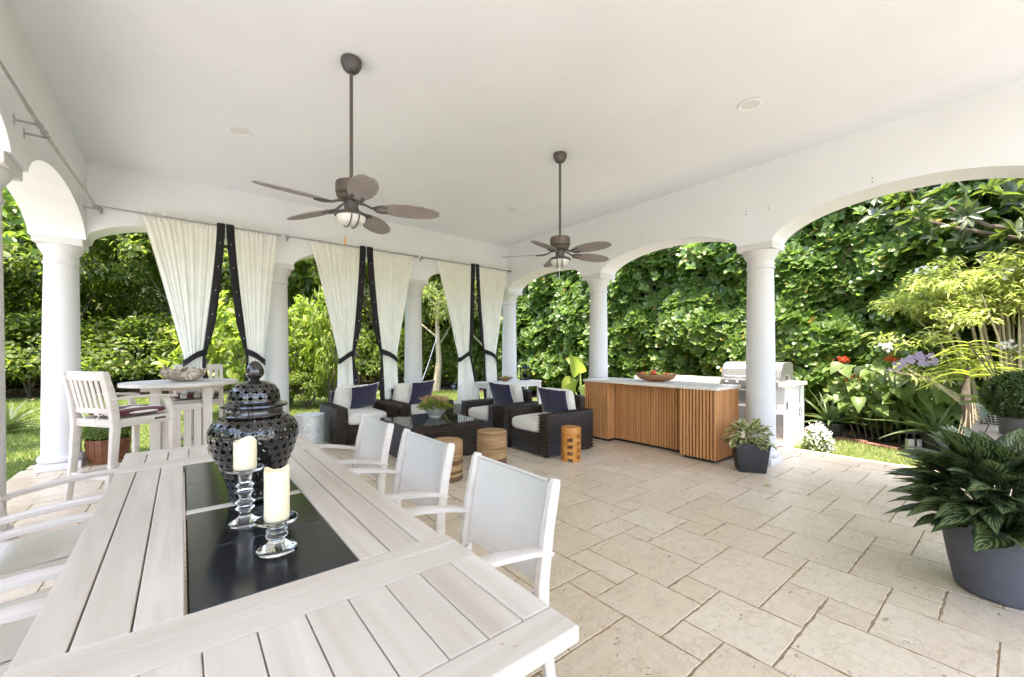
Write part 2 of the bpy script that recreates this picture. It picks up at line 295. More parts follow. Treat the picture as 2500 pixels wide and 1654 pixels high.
# ------------------------------------------------------------------ mesh helpers
class MB:
    def __init__(s): s.v = []; s.f = []; s.uv = None
    def add(s, vs, fs):
        b = len(s.v); s.v += [tuple(p) for p in vs]; s.f += [tuple(b + i for i in f) for f in fs]; return s
    def box(s, x0, x1, y0, y1, z0, z1):
        return s.add([(x0, y0, z0), (x1, y0, z0), (x1, y1, z0), (x0, y1, z0), (x0, y0, z1), (x1, y0, z1), (x1, y1, z1), (x0, y1, z1)],
                     [(0, 3, 2, 1), (4, 5, 6, 7), (0, 1, 5, 4), (1, 2, 6, 5), (2, 3, 7, 6), (3, 0, 4, 7)])
    def bar(s, p0, p1, w, h, up=(0, 0, 1), w1=None, h1=None):
        p0, p1 = Vector(p0), Vector(p1); d = (p1 - p0).normalized(); sx = d.cross(Vector(up)).normalized(); uz = sx.cross(d)
        vs = []
        for p, a, b in ((p0, w, h), (p1, w1 or w, h1 or h)):
            vs += [p - sx * a / 2 - uz * b / 2, p + sx * a / 2 - uz * b / 2, p + sx * a / 2 + uz * b / 2, p - sx * a / 2 + uz * b / 2]
        return s.add(vs, [(0, 3, 2, 1), (4, 5, 6, 7), (0, 1, 5, 4), (1, 2, 6, 5), (2, 3, 7, 6), (3, 0, 4, 7)])
    def sweep(s, pts, prof, up=(0, 0, 1), closed_prof=True, scales=None):     # sweep a 2-D outline along a path
        n = len(prof); P = [Vector(p) for p in pts]; vs = []
        for i, p in enumerate(P):
            d = (P[min(i + 1, len(P) - 1)] - P[max(i - 1, 0)]).normalized(); u = Vector(up)
            sx = d.cross(u)
            if sx.length < 1e-4: sx = d.cross(Vector((1, 0, 0)))
            sx.normalize(); uz = sx.cross(d); k = scales[i] if scales else 1
            vs += [p + sx * a * k + uz * b * k for a, b in prof]
        fs = []
        for i in range(len(P) - 1):
            for j in range(n if closed_prof else n - 1):
                k = (j + 1) % n; fs.append((i * n + j, i * n + k, (i + 1) * n + k, (i + 1) * n + j))
        if closed_prof: fs.append(tuple(reversed(range(n)))); fs.append(tuple((len(P) - 1) * n + j for j in range(n)))
        return s.add(vs, fs)
    def tube(s, pts, r, n=8, scales=None):
        return s.sweep(pts, [(r * cos(2 * pi * k / n), r * sin(2 * pi * k / n)) for k in range(n)], scales=scales)
    def cyl(s, p0, p1, r0, r1=None, n=16):
        return s.tube([p0, p1], r0, n, [1, (r1 if r1 is not None else r0) / r0])
    def lathe(s, prof, n=32, c=(0, 0), fl=None, cap=True):
        vs = []; fs = []
        for i, (r, z) in enumerate(prof):
            for k in range(n):
                a = 2 * pi * k / n; rr = r * (fl(a, i) if fl else 1); vs.append((c[0] + rr * cos(a), c[1] + rr * sin(a), z))
        for i in range(len(prof) - 1):
            for k in range(n): m = (k + 1) % n; fs.append((i * n + k, i * n + m, (i + 1) * n + m, (i + 1) * n + k))
        if cap: fs.append(tuple(reversed(range(n)))); fs.append(tuple((len(prof) - 1) * n + k for k in range(n)))
        return s.add(vs, fs)
    def grid(s, fn, nu, nv, closeu=False):
        vs = [fn(i / nu, j / nv) for j in range(nv + 1) for i in range(nu + (0 if closeu else 1))]; w = nu if closeu else nu + 1
        return s.add(vs, [(j * w + i, j * w + (i + 1) % w, (j + 1) * w + (i + 1) % w, (j + 1) * w + i) for j in range(nv) for i in range(nu)])
    def move(s, M):
        s.v = [tuple(M @ Vector(p)) for p in s.v]; return s
    def mesh(s, name, mat, bev=0, seg=2, smooth=True, ang=38):
        me = bpy.data.meshes.new(name); me.from_pydata(s.v, [], s.f); me.materials.append(mat)
        if bev:
            bm = bmesh.new(); bm.from_mesh(me); bmesh.ops.remove_doubles(bm, verts=bm.verts, dist=1e-5)
            ed = [e for e in bm.edges if len(e.link_faces) == 2 and e.calc_face_angle(0) > .5]
            bmesh.ops.bevel(bm, geom=ed, offset=bev, segments=seg, affect='EDGES', profile=.5, clamp_overlap=True); bm.to_mesh(me); bm.free()
        if smooth and not (bev and len(s.f) < 12):
            me.shade_smooth(); me.set_sharp_from_angle(angle=R(ang))
        return me

def link(name, me, parent=None, loc=None, rot=None, **props):
    o = bpy.data.objects.new(name, me); COL.objects.link(o)
    if parent is not None: o.parent = parent
    if loc is not None: o.location = loc
    if rot is not None: o.rotation_euler = rot
    for k, v in props.items(): o[k] = v
    return o
def thing(name, label, cat, loc=(0, 0, 0), rz=0, group=None):
    o = bpy.data.objects.new(name, None); COL.objects.link(o); o.location = loc; o.rotation_euler = (0, 0, rz)
    o['label'] = label; o['category'] = cat; o.empty_display_size = .1
    if group: o['group'] = group
    return o
def tag(o, label, cat, group=None):
    o['label'] = label; o['category'] = cat
    if group: o['group'] = group
    return o
def dup(root, loc, rz, label, group=None, scale=None):
    def cp(o, p):
        c = o.copy(); COL.objects.link(c); c.parent = p
        for ch in KIDS(o): cp(ch, c)
        return c
    r = cp(root, None); r.location = loc; r.rotation_euler = (0, 0, rz); r['label'] = label
    if group: r['group'] = group
    if scale: r.scale = scale
    return r
def KIDS(o): return [c for c in bpy.data.objects if c.parent == o]
def part(mb, name, mat, parent, bev=0, seg=2, smooth=True, ang=38, loc=None, rot=None, **pr):
    return link(name, mb.mesh(name, mat, bev, seg, smooth, ang), parent, loc, rot, **pr)
BOARDS = {}
def board(parent, name, mat, x0, x1, y0, y1, z0, z1, along=None, bev=.003):       # a plank with its grain along its length
    sx, sy, sz = x1 - x0, y1 - y0, z1 - z0
    along = along or ('x' if sx >= max(sy, sz) else 'y' if sy >= sz else 'z')
    L, W, H = {'x': (sx, sy, sz), 'y': (sy, sx, sz), 'z': (sz, sy, sx)}[along]
    k = (name, round(L, 4), round(W, 4), round(H, 4), mat.name, bev)
    if k not in BOARDS: BOARDS[k] = MB().box(-L / 2, L / 2, -W / 2, W / 2, -H / 2, H / 2).mesh(name, mat, bev)
    rot = {'x': (0, 0, 0), 'y': (0, 0, pi / 2), 'z': (0, -pi / 2, 0)}[along]
    return link(name, BOARDS[k], parent, ((x0 + x1) / 2, (y0 + y1) / 2, (z0 + z1) / 2), rot)

def npmesh(name, V, F, mat, uv=None, smooth=True):
    me = bpy.data.meshes.new(name); V = np.asarray(V, np.float32); F = np.asarray(F, np.int32); n, k = F.shape
    me.vertices.add(len(V)); me.vertices.foreach_set('co', V.ravel())
    me.loops.add(n * k); me.loops.foreach_set('vertex_index', F.ravel())
    me.polygons.add(n); me.polygons.foreach_set('loop_start', np.arange(0, n * k, k, dtype=np.int32))
    try: me.polygons.foreach_set('loop_total', np.full(n, k, np.int32))
    except Exception: pass
    if uv is not None:
        l = me.uv_layers.new(name='UVMap'); l.data.foreach_set('uv', np.asarray(uv, np.float32)[F.ravel()].ravel())
    me.materials.append(mat); me.update(calc_edges=True)
    if smooth: me.polygons.foreach_set('use_smooth', np.ones(n, bool))
    return me
# leaf templates: length 1 along +Y, width 1, normal +Z
def tpl(rows, fold=.12, curl=.15, cols=2):
    V = []; U = []; F = []
    for y, w in rows:
        for i in range(cols + 1):
            u = i / cols - .5; V.append((u * w, y, abs(u) * w * fold * 2 - curl * y * y)); U.append((.5 + u, y))
    for r in range(len(rows) - 1):
        for i in range(cols): a = r * (cols + 1) + i; F.append((a, a + 1, a + cols + 2, a + cols + 1))
    return np.array(V), np.array(F), np.array(U)
T_OBOV = tpl([(0, .12), (.60, .92), (.82, .98), (1, .45)], .06, .12)
T_LANCE = tpl([(0, .15), (.3, .95), (.65, .8), (1, .03)], .04, .3)
T_OVAL = tpl([(0, .12), (.33, .95), (.7, .85), (1, .05)], .12, .2)
T_RH = (np.array([(0, 0, 0), (.5, .45, .08), (0, 1, -.1), (-.5, .45, .08)], float), np.array([(0, 1, 2, 3)]), np.array([(.5, 0), (1, .5), (.5, 1), (0, .5)]))
T_BLADE = (np.array([(-.5, 0, 0), (.5, 0, 0), (.12, 1, -.25), (-.12, 1, -.25)], float), np.array([(0, 1, 2, 3)]), None)
T_BIG = tpl([(0, .08), (.1, .5), (.25, .88), (.42, 1.0), (.6, .86), (.78, .52), (.9, .24), (1, .02)], .16, .38, 4)
T_HEART = tpl([(-.12, .45), (.05, .95), (.3, 1.0), (.6, .66), (.85, .25), (1, .03)], .1, .2, 2)
def unit(a): return a / np.maximum(np.linalg.norm(a, axis=-1, keepdims=True), 1e-9)
def scatter(t, P, D, Nn, L, W):
    V, F, U = t; P, D, Nn = np.asarray(P, float), unit(np.asarray(D, float)), np.asarray(Nn, float); n = len(P)
    X = unit(np.cross(D, Nn)); Z = np.cross(X, D)
    L = np.broadcast_to(L, (n,)); W = np.broadcast_to(W, (n,))
    out = P[:, None, :] + V[None, :, 0:1] * W[:, None, None] * X[:, None] + V[None, :, 1:2] * L[:, None, None] * D[:, None] + V[None, :, 2:3] * L[:, None, None] * Z[:, None]
    k = len(V); FF = (F[None] + (np.arange(n) * k)[:, None, None]).reshape(-1, F.shape[1])
    return out.reshape(-1, 3), FF
def rosettes(C, A, m, spread, L, rng=RNG, jit=.25):        # m leaves round each axis A at centres C
    n = len(C); A = unit(A); h = np.where(np.abs(A[:, 2:3]) < .9, np.array([[0, 0, 1.]]), np.array([[1., 0, 0]]))
    X = unit(np.cross(A, h)); Y = np.cross(A, X); k = np.tile(np.arange(m), n); I = np.repeat(np.arange(n), m)
    ph = k * 2.399 + np.repeat(rng.uniform(0, 6.28, n), m); sp = spread * (1 + rng.uniform(-jit, jit, n * m))
    D = A[I] * np.cos(sp)[:, None] + (X[I] * np.cos(ph)[:, None] + Y[I] * np.sin(ph)[:, None]) * np.sin(sp)[:, None]
    return C[I], unit(D), A[I], L * (1 + rng.uniform(-.25, .25, n * m))

# ================================================================== SETTING
def project(x, y, z):
    d = x * sin(TH) + y * cos(TH); l = x * cos(TH) - y * sin(TH)
    if d < .05: return None
    return 1250 + 1004 * l / d, 860 - 1004 * (z - 1.37) / d, d
g = MB(); g.box(-60, 60, -40, 70, -.6, -.09); go = part(g, 'ground', LAWN, None, smooth=False); go['kind'] = 'structure'
# patio slab (joint sand) with every visible paver a piece of its own
PX0, PX1, PY0, PY1 = -1.43, 6.82, -6.0, 7.50
pf = MB().box(PX0 + .02, PX1 - .02, PY0, PY1 - .02, -.30, -.0022)
patio = part(pf, 'patio_floor', GROUT, None, smooth=False); patio['kind'] = 'structure'
TILE = {}
def tile_mesh(w, h, var):
    k = (w, h, var)
    if k in TILE: return TILE[k]
    rnd = random.Random(int(w * 100 + h * 10 + var)); W, H = w * .2035 - .008, h * .2045 - .008
    nx, ny = int(6 * w), int(6 * h); pts = []
    for i in range(nx): pts.append((-W / 2 + W * i / nx, -H / 2, 0, 1))
    for i in range(ny): pts.append((W / 2, -H / 2 + H * i / ny, -1, 0))
    for i in range(nx): pts.append((W / 2 - W * i / nx, H / 2, 0, -1))
    for i in range(ny): pts.append((-W / 2, H / 2 - H * i / ny, 1, 0))
    top = []; low = []
    for x, y, dx, dy in pts:
        j = rnd.random() ** 3 * .008; top.append((x + dx * (j + .0015), y + dy * (j + .0015), 0)); low.append((x + dx * j * .8, y + dy * j * .8, -.0018))
    n = len(top); bot = [(x, y, -.03) for x, y, z in low]
    me = MB().add(top + low + bot, [tuple(range(n))] + [(n + i, n + (i + 1) % n, (i + 1) % n, i) for i in range(n)] + [(2 * n + i, 2 * n + (i + 1) % n, n + (i + 1) % n, n + i) for i in range(n)]).mesh('paver', TRAV, 0, smooth=False)
    TILE[k] = me; return me
CELL = [(1, 4, 3, 2), (0, 0, 2, 3), (1, 3, 2, 1), (2, 2, 1, 1), (3, 2, 2, 2), (2, 0, 2, 2), (4, 1, 1, 1), (5, 1, 1, 2), (4, 5, 2, 2), (0, 5, 1, 1), (4, 4, 1, 1), (5, 3, 2, 2)]
tiles = []
for I in range(-5, 6):
    for J in range(-8, 8):
        for a, b, w, h in CELL:
            x0, y0 = 2.204 + .2035 * (6 * I + a), .073 + .2045 * (6 * J + b); x1, y1 = x0 + w * .2035, y0 + h * .2045
            i0, j0 = 6 * I + a, 6 * J + b; i1, j1 = min(i0 + w, 20), min(j0 + h, 35); i0 = max(i0, -18); w, h = i1 - i0, j1 - j0
            if w < 1 or h < 1 or y0 < PY0: continue
            x0 = 2.204 + .2035 * i0
            tiles.append((x0, y0, w, h, 0))
# coping rows along the two lawn edges
for x0_, w_, off in ((6.283, 1, 0.), (6.489, 1.6, .31)):
    yy = -5.9 - off; q = 0
    while yy < 7.0:
        n_ = (2, 3, 2, 4)[(q + int(off * 10)) % 4] - (0 if w_ == 1 else .5 * (q % 2)); tiles.append((x0_, yy, w_, n_, 0)); yy += .2045 * n_; q += 1
def vis(t):
    p = project(t[0] + t[2] * .1, t[1] + t[3] * .1, 0)
    return p is not None and -90 < p[0] < 2600 and p[1] < 1760
vt = sorted([t for t in tiles if vis(t)], key=lambda t: (t[0] + .1) * sin(TH) + (t[1] + .1) * cos(TH))
hidden = [t for t in tiles if not vis(t)]
rest = MB()
for i, (x0, y0, w, h, _) in enumerate(vt[:298]):
    o = link('paver', tile_mesh(w, h, i % 3), patio, (x0 + w * .10175, y0 + h * .10225, random.uniform(-.0007, .0007)))
    o.rotation_euler = (random.uniform(-.0012, .0012), random.uniform(-.0012, .0012), pi * random.randint(0, 1))
bounce_deck = MB()  # unseen rear pavers, an added reflector for the interior
for (x0, y0, w, h, _) in vt[298:] + hidden:
    (bounce_deck if y0 < -3 else rest).box(x0 + .004, x0 + w * .2035 - .004, y0 + .004, y0 + h * .2045 - .004, -.03, 0)
part(rest, 'far_pavers', TRAV, patio, smooth=False, kind='stuff'); part(bounce_deck, 'bounce_pavers', BOUNCE_DECK, patio, smooth=False, kind='stuff')
# border stones at the far and left edges
for i in range(21):
    x = PX0 + i * .405
    if x + .4 < PX1: board(patio, 'edge_stone', TRAV, x + .003, x + .402, 7.305, 7.50, -.05, .002, 'x', .004)
stc = part(MB().box(-8, PX0 - .012, -6, 7.06, -.30, -.075), 'side_terrace', GROUT, None, smooth=False); stc['kind'] = 'structure'
for i in range(9):
    for j in range(5): board(stc, 'paver', PALE, -1.45 - .615 * (j + 1) + .005, -1.45 - .615 * j, 7.05 - .61 * (i + 1) + .005, 7.05 - .61 * i, -.10, -.062, 'y', .004)
st_ = MB()
for i in range(9, 22):
    for j in range(11): st_.box(-1.45 - .615 * (j + 1) + .005, -1.45 - .615 * j, 7.05 - .61 * (i + 1) + .005, 7.05 - .61 * i, -.10, -.062)
for i in range(9):
    for j in range(5, 11): st_.box(-1.45 - .615 * (j + 1) + .005, -1.45 - .615 * j, 7.05 - .61 * (i + 1) + .005, 7.05 - .61 * i, -.10, -.062)
part(st_, 'far_pavers', PALE, stc, smooth=False, kind='stuff')

# roof and ceiling
EX0, EX1, EY0, EY1 = -2.55, 5.93, -3.2, 7.80
ce = MB(); ce.grid(lambda u, v: (EX0 + (EX1 - EX0) * u, EY1 + (EY0 - EY1) * v, 3.645 + .006 * mnoise.noise((u * 5, v * 5, 0))), 24, 24)
ceil_o = part(ce, 'ceiling', CEIL, None); ceil_o['kind'] = 'structure'
rf = MB().box(EX0 - .04, EX1 + .04, EY0 - .04, EY1 + .04, 3.66, 3.95); ro = part(rf, 'roof', STUCCO, None, smooth=False); ro['kind'] = 'structure'

def arch_wall(name, label, axis, inner, outer, cols, lo, hi, apexes):
    """plastered beam with an arch between each two column centres; axis = running direction"""
    S = []
    for i in range(len(cols) - 1):
        a, b = cols[i] + .20, cols[i + 1] - .20; c = (a + b) / 2; hw = (b - a) / 2
        S.append((cols[i] - .20 if i == 0 else None, 2.70))
        for k in range(29):
            d = -cos(pi * k / 28); z = 2.70 + (apexes[i] - 2.70) * max(0, 1 - abs(d) ** 2.1) ** .60
            S.append((c + hw * d, z))
    S = [(s, z) for s, z in S if s is not None]
    S = [(lo, 2.70)] + [p for p in S if p[0] > lo + .01] + [(cols[-1] + .2, 2.70), (hi, 2.70)]
    S.sort(key=lambda p: p[0]); n = len(S); V = []; F = []
    def P(s, t, z): return (s, t, z) if axis == 'x' else (t, s, z)
    for s, z in S: V += [P(s, inner, z), P(s, outer, z), P(s, outer, 3.655), P(s, inner, 3.655)]
    for i in range(n - 1):
        a, b = 4 * i, 4 * i + 4
        for j in range(4): k = (j + 1) % 4; F.append((a + j, b + j, b + k, a + k))
    F += [(0, 3, 2, 1), tuple(4 * (n - 1) + j for j in range(4))]
    me = MB().add(V, F); m = me.mesh(name, STUCCO, 0, smooth=True, ang=30)
    bm = bmesh.new(); bm.from_mesh(m); bmesh.ops.recalc_face_normals(bm, faces=bm.faces); bm.to_mesh(m); bm.free()
    o = link(name, m); tag(o, label, 'arched wall'); return o
CB = [-3.04, -.48, 2.08, 4.66, 7.165]; CA = [-1.12, 1.128, 3.377, 5.67]; CC = [-2.93, -.40, 2.0, 4.42, 7.165]
wb = arch_wall('arched_wall', 'white plaster beam with wide arches in front of the clusia hedge', 'y', 5.47, 5.87, CB, -3.2, 7.36, [3.05, 3.05, 2.985, 2.985])
wa = arch_wall('arched_wall', 'white plaster beam with arches above the three pairs of curtains', 'x', 6.975, 7.36, CA, -.888, 5.468, [3.0, 2.99, 2.985])
wc = arch_wall('arched_wall', 'shaded plaster beam at the left edge carrying two bare curtain rods', 'y', -.89, -1.35, CC, -3.2, 7.36, [3.0, 3.0, 3.0, 3.02])
for wobj, (ax, lst) in ((wb, ('x', [(1.30, 2.985), (.82 + 1.25, 3.07), (2.2, 3.06), (3.05, 2.97 + .11), (1.02, 3.09)])),):
    for (y, z) in [(2.17, 3.08), (1.92, 3.08), (3.66, 3.06), (.97, 3.10)]:
        for dz in (0, .035): part(MB().cyl((5.472, y, z + dz), (5.467, y, z + dz), .006, n=8), 'screw_hole', DARK, wobj)

def column(x, y, label):
    t = thing('plaster_column', label, 'column', (x, y, 0), 0, 'columns carrying the arches')
    part(MB().box(-.19, .19, -.19, .19, 0, .085), 'plinth', COLM, t, .008)
    part(MB().lathe([(.172, .085), (.193, .092), (.200, .115), (.197, .14), (.180, .158), (.172, .162), (.170, .175), (.166, .19)], 40), 'base_moulding', COLM, t)
    part(MB().lathe([(.166, .19)] + [(.166 - .021 * (k / 10) ** 1.6, .19 + 2.21 * k / 10) for k in range(1, 11)], 40), 'shaft', COLM, t)
    part(MB().lathe([(.145, 2.40), (.158, 2.405), (.160, 2.42), (.151, 2.432), (.147, 2.44), (.147, 2.50), (.152, 2.515), (.170, 2.545), (.190, 2.585), (.196, 2.61), (.196, 2.622)], 40), 'capital', COLM, t)
    part(MB().box(-.203, .203, -.203, .203, 2.622, 2.699), 'abacus', COLM, t, .006)
    return t
for x, y, lb in [(5.67, 2.08, 'white column with a charcoal planter at its foot, right of the slatted island'),
                 (5.67, 4.66, 'white column standing behind the slatted island and its fruit bowl'),
                 (5.67, 7.165, 'white corner column behind the black lantern'),
                 (3.377, 7.165, 'white column between the second and third pair of curtains'),
                 (1.128, 7.165, 'white column between the first and second pair of curtains'),
                 (-1.12, 7.165, 'big white column behind the slatted bar stool, with a barrel planter at its foot'),
                 (-1.12, 4.42, 'white column cut off by the left edge of the picture')]:
    column(x, y, lb)
for x, y in [(5.67, -.48), (-1.12, 2.0), (-1.12, -.40), (5.67, -3.04), (-1.12, -2.93)]:
    column(x, y, 'white plaster column standing outside the picture')

# recessed ceiling lamps (unlit)
for (x, y, lb) in [(.461, 5.047, 'unlit recessed ceiling lamp left of the nearer fan'), (4.064, 1.58, 'unlit recessed ceiling lamp at the right above the paved floor'), (4.07, 5.10, 'small unlit recessed ceiling lamp left of the farther fan rod')]:
    t = thing('recessed_lamp', lb, 'ceiling lamp', (x, y, 3.64), 0, 'recessed ceiling lamps')
    part(MB().lathe([(.100, 0), (.102, -.002), (.097, -.005), (.082, -.006), (.078, -.003)], 36, cap=False), 'trim_ring', TRIMW, t)
    part(MB().lathe([(.078, -.003), (.074, .0016), (.0, .0014)], 36, cap=False), 'lamp_lens', LENSW, t)

# curtain rods
def rod(name, label, p0, p1, brackets, wall):       # wall = direction into the wall
    t = thing('curtain_rod', label, 'curtain rod', p0, 0, 'curtain rods'); o = Vector(p0); d = Vector(p1) - o; w = Vector(wall)
    part(MB().tube([(0, 0, 0), d], .0125, 10), 'pole', GALV, t)
    for e in (Vector((0, 0, 0)), d): part(MB().tube([e - d.normalized() * .02, e + d.normalized() * .02], .02, 10), 'finial', GALV, t)
    for k in brackets:
        p = d * k; L = w.length
        b = MB(); b.bar(p + Vector((0, 0, -.016)), p + w + Vector((0, 0, -.016)), .012, .012); b.bar(p + w + Vector((0, 0, -.05)), p + w + Vector((0, 0, .02)), .03, .006, up=w)
        b.tube([p + w.normalized() * .018 * cos(a) + Vector((0, 0, .018 * sin(a))) for a in [pi + pi * j / 8 for j in range(9)]], .004, 6)
        part(b, 'bracket', GALV, t)
rod('r', 'galvanised rod over the first pair of curtains, its left end bare', (-.80, 6.85, 3.09), (1.12, 6.85, 3.09), (.02, .985), (0, .12, 0))
rod('r', 'galvanised rod carrying the second pair of curtains', (1.21, 6.85, 3.09), (3.30, 6.85, 3.09), (.012, .985), (0, .12, 0))
rod('r', 'galvanised rod carrying the third pair of curtains, ending in the corner', (3.40, 6.85, 3.09), (5.44, 6.85, 3.09), (.012, .99), (0, .12, 0))
rod('r', 'bare galvanised rod along the shaded left beam, farther of the two', (-.78, 6.82, 3.06), (-.78, 4.45, 2.96), (.015, .975), (-.11, 0, 0))
rod('r', 'bare galvanised rod at the left edge, nearer of the two', (-.78, 4.33, 2.96), (-.78, 1.9, 2.93), (.02, .98), (-.11, 0, 0))

# curtains
SNAP = MB().cyl((0, .002, 0), (0, -.006, 0), .0045, n=8).mesh('snap', STEEL)
def curtain(label, x0, x1, tx0, tx1, bx0, bx1, side, tlen, grp='white curtains with black edging', ztie=1.31, seed=0, nf=6):
    """side=+1: black edge on the right-hand side; x0..x1 panel at the rod"""
    t = thing('curtain', label, 'curtain', ((x0 + x1) / 2, 6.85, 3.09), 0, grp); ox = (x0 + x1) / 2
    def edges(z):
        if z >= ztie:
            k = (3.09 - z) / (3.09 - ztie)
            ein = k ** 1.35; eout = k ** .92
            kl, kr = (eout, ein) if side > 0 else (ein, eout)
            return x0 + (tx0 - x0) * kl, x1 + (tx1 - x1) * kr
        k = (ztie - z) / (ztie - .02); k = k ** .8
        return tx0 + (bx0 - tx0) * k, tx1 + (bx1 - tx1) * k
    def surf(u, v):
        z = 3.125 - v * 3.105; l, r = edges(min(z, 3.09)); w = r - l
        tight = max(0, 1 - abs(z - ztie) / .55); k = (3.09 - z) / 3.09
        am = (.004 + .015 * min(1, k * 2)) * (.75 + .7 * mnoise.noise((u * 2.7, seed, 8))) - .003 * tight
        ph = u * nf * 2 * pi + 2.2 * mnoise.noise((u * 2.2, z * .5 + seed, seed)) + seed
        y = am * sin(ph) + .005 * sin(2.3 * ph + 1) + .02 * mnoise.noise((u * 4, z * 1.4, seed + 5))
        if z > 3.05: y = .010 * sin(ph * 3.1) + (.012 if abs(z - 3.09) < .02 else 0)
        round_ = -.055 * tight * sin(pi * u)
        x = l + w * (u + .35 / nf / 2 / pi * cos(ph) * (1 if 0 < u < 1 else 0))
        return (x - ox, y + round_, z - 3.09 + (.008 * sin(u * 140) if z > 3.1 else 0))
    part(MB().grid(surf, 120, 64), 'panel', CURT, t, ang=80)
    def trim(u, v):
        z = 3.12 - v * 3.06; l, r = edges(min(z, 3.09)); tight = max(0, 1 - abs(z - ztie) / .45)
        w = tlen * (1 - .62 * tight) * (1 if z > ztie else .8); y = -.012 - .02 * sin(u * pi * .9) * (1 + tight) + .018 * tight
        x = (r + w * u - .006) if side > 0 else (l - w * u + .006)
        return (x - ox, y, z - 3.09)
    part(MB().grid(trim, 6, 60), 'black_edge', TRIMF, t, ang=80)
    for k in range(9):
        v = .09 + .105 * k; z = 3.12 - v * 3.06
        if abs(z - ztie) < .2 or z < .9: continue
        p = trim(.5, v); link('snap', SNAP, t, (p[0], p[1], p[2]))
    l, r = edges(ztie); w = r - l; c = (l + r) / 2; bm = MB()
    def band(u, v):
        a = u * 2 * pi; x = c + (w / 2 + .022) * cos(a) + side * .012; y = -.02 + .085 * sin(a); zz = ztie - .045 + .085 * v + side * .085 * cos(a) * 1.0
        return (x - ox, y - .006, zz - 3.09 + .008 * sin(a * 3))
    part(MB().grid(band, 28, 2, True), 'tieback', TRIMF, t, ang=80)
    kx = (r if side > 0 else l) + side * .02
    part(MB().lathe([(.0, -.05), (.022, -.035), (.03, 0), (.022, .03), (0, .045)], 10, (kx - ox, -.03)).move(Matrix.Translation((0, 0, ztie + .055 - 3.09))), 'tie_knot', TRIMF, t)
curtain('white curtain with black edge, wide left half of the pair above the round bar table', -.404, 371e-3, .014, .216, .02, .23, 1, .092, seed=1)
curtain('white curtain with black edge, right half of the pair above the round bar table', .556, 1.093, .728, .923, .735, .965, -1, .094, seed=2.3, nf=4)
curtain('white curtain with black edge behind the leftmost wicker armchair', 1.523, 2.282, 1.942, 2.157, 1.915, 2.215, 1, .10, seed=3.1, nf=7)
curtain('white curtain with black edge, right half of the middle pair', 2.49, 3.239, 2.661, 2.915, 2.71, 2.96, -1, .108, seed=4.7, nf=6)
curtain('white curtain with black edge just left of the white console table', 3.689, 4.452, 4.155, 4.402, 4.15, 4.66, 1, .093, seed=5.9, nf=7)
curtain('white curtain with black edge behind the leaf bowl on the console', 4.637, 5.387, 4.785, 5.057, 4.83, 5.10, -1, .092, seed=6.4, nf=5)

# ceiling fans
def fan(x, y, a0, label, pull):
    t = thing('ceiling_fan', label, 'ceiling fan', (x, y, 0), 0, 'ceiling fans on long rods')
    part(MB().lathe([(.074, 3.642), (.078, 3.628), (.075, 3.60), (.058, 3.565), (.036, 3.545), (.022, 3.54), (0.0, 3.54)], 28), 'canopy', FANM, t)
    part(MB().cyl((0, 0, 3.55), (0, 0, 2.68), .0135, n=12), 'downrod', FANM, t)
    part(MB().lathe([(.02, 2.70), (.03, 2.692), (.098, 2.688), (.112, 2.68), (.115, 2.665), (.115, 2.605), (.111, 2.592), (.10, 2.584)], 32), 'motor_housing', FANR, t)
    part(MB().lathe([(.10, 2.584), (.108, 2.575), (.095, 2.556), (.07, 2.542), (.05, 2.535)], 32), 'rusty_skirt', FANR, t)
    part(MB().lathe([(.05, 2.545), (.052, 2.53), (.05, 2.46), (.058, 2.455)], 24), 'switch_housing', FANM, t)
    part(MB().lathe([(.05, 2.458), (.10, 2.45), (.122, 2.437), (.124, 2.425), (.112, 2.42)], 32), 'light_pan', FANM, t)
    part(MB().lathe([(.108, 2.425), (.104, 2.40), (.088, 2.375), (.055, 2.358), (.0, 2.352)], 28, cap=False), 'light_bowl', FROST, t)
    for k in range(2):
        yy = -.028 + .056 * k; pts = [(.125 * cos(a), yy, 2.428 - .085 * sin(a) ** .9) for a in [pi * j / 16 for j in range(17)]]
        part(MB().tube([(px * cos(.5 + x) - py * sin(.5 + x), px * sin(.5 + x) + py * cos(.5 + x), pz) for px, py, pz in pts], .005, 6), 'cage_bar', FANM, t)
    prof = [(.0, .032), (.05, .060), (.14, .086), (.25, .096), (.36, .088), (.44, .064), (.485, .030)]
    bl = MB(); n = len(prof); top = [(.19 + r, w, .004) for r, w in prof] + [(.19 + r, -w, .004) for r, w in reversed(prof)]
    bl.add([(a, b, c) for a, b, c in top] + [(a, b, -.004) for a, b, c in top], [tuple(range(2 * n)), tuple(reversed(range(2 * n, 4 * n)))] + [(i, 2 * n + i, 2 * n + (i + 1) % (2 * n), (i + 1) % (2 * n)) for i in range(2 * n)])
    bm_ = bl.mesh('blade', BLADE, .0015, 1); tilt = Matrix.Rotation(R(-13), 4, 'X') 
    br = MB().tube([(.055, 0, .03), (.10, 0, .022), (.15, 0, .0), (.19, 0, -.004)], .010, 8)
    for sg in (1, -1): br.tube([(.165, 0, -.002), (.19, sg * .03, -.008), (.225, sg * .042, -.008), (.27, sg * .035, -.007)], .010, 8)
    brm = br.mesh('blade_bracket', FANM)
    for k in range(5):
        a = R(a0 + 72 * k); b = link('blade', bm_, t, (0, 0, 2.505)); b.rotation_euler = (R(-13), R(1.5), a)
        link('blade_bracket', brm, b)
    pc = MB().tube([(-.06, -.05, 2.44), (-.06, -.05, 2.24)], .0016, 5); part(pc, 'pull_chain', STEEL, t)
    part(MB().lathe([(0, 2.185), (.008, 2.19), (.009, 2.215), (.004, 2.245), (0, 2.246)], 10, (-.06, -.05)), 'pull_knob', pull, t)
fan(1.026, 3.279, 46, 'weathered five-blade ceiling fan on the long rod, nearer of the two', SLATW)
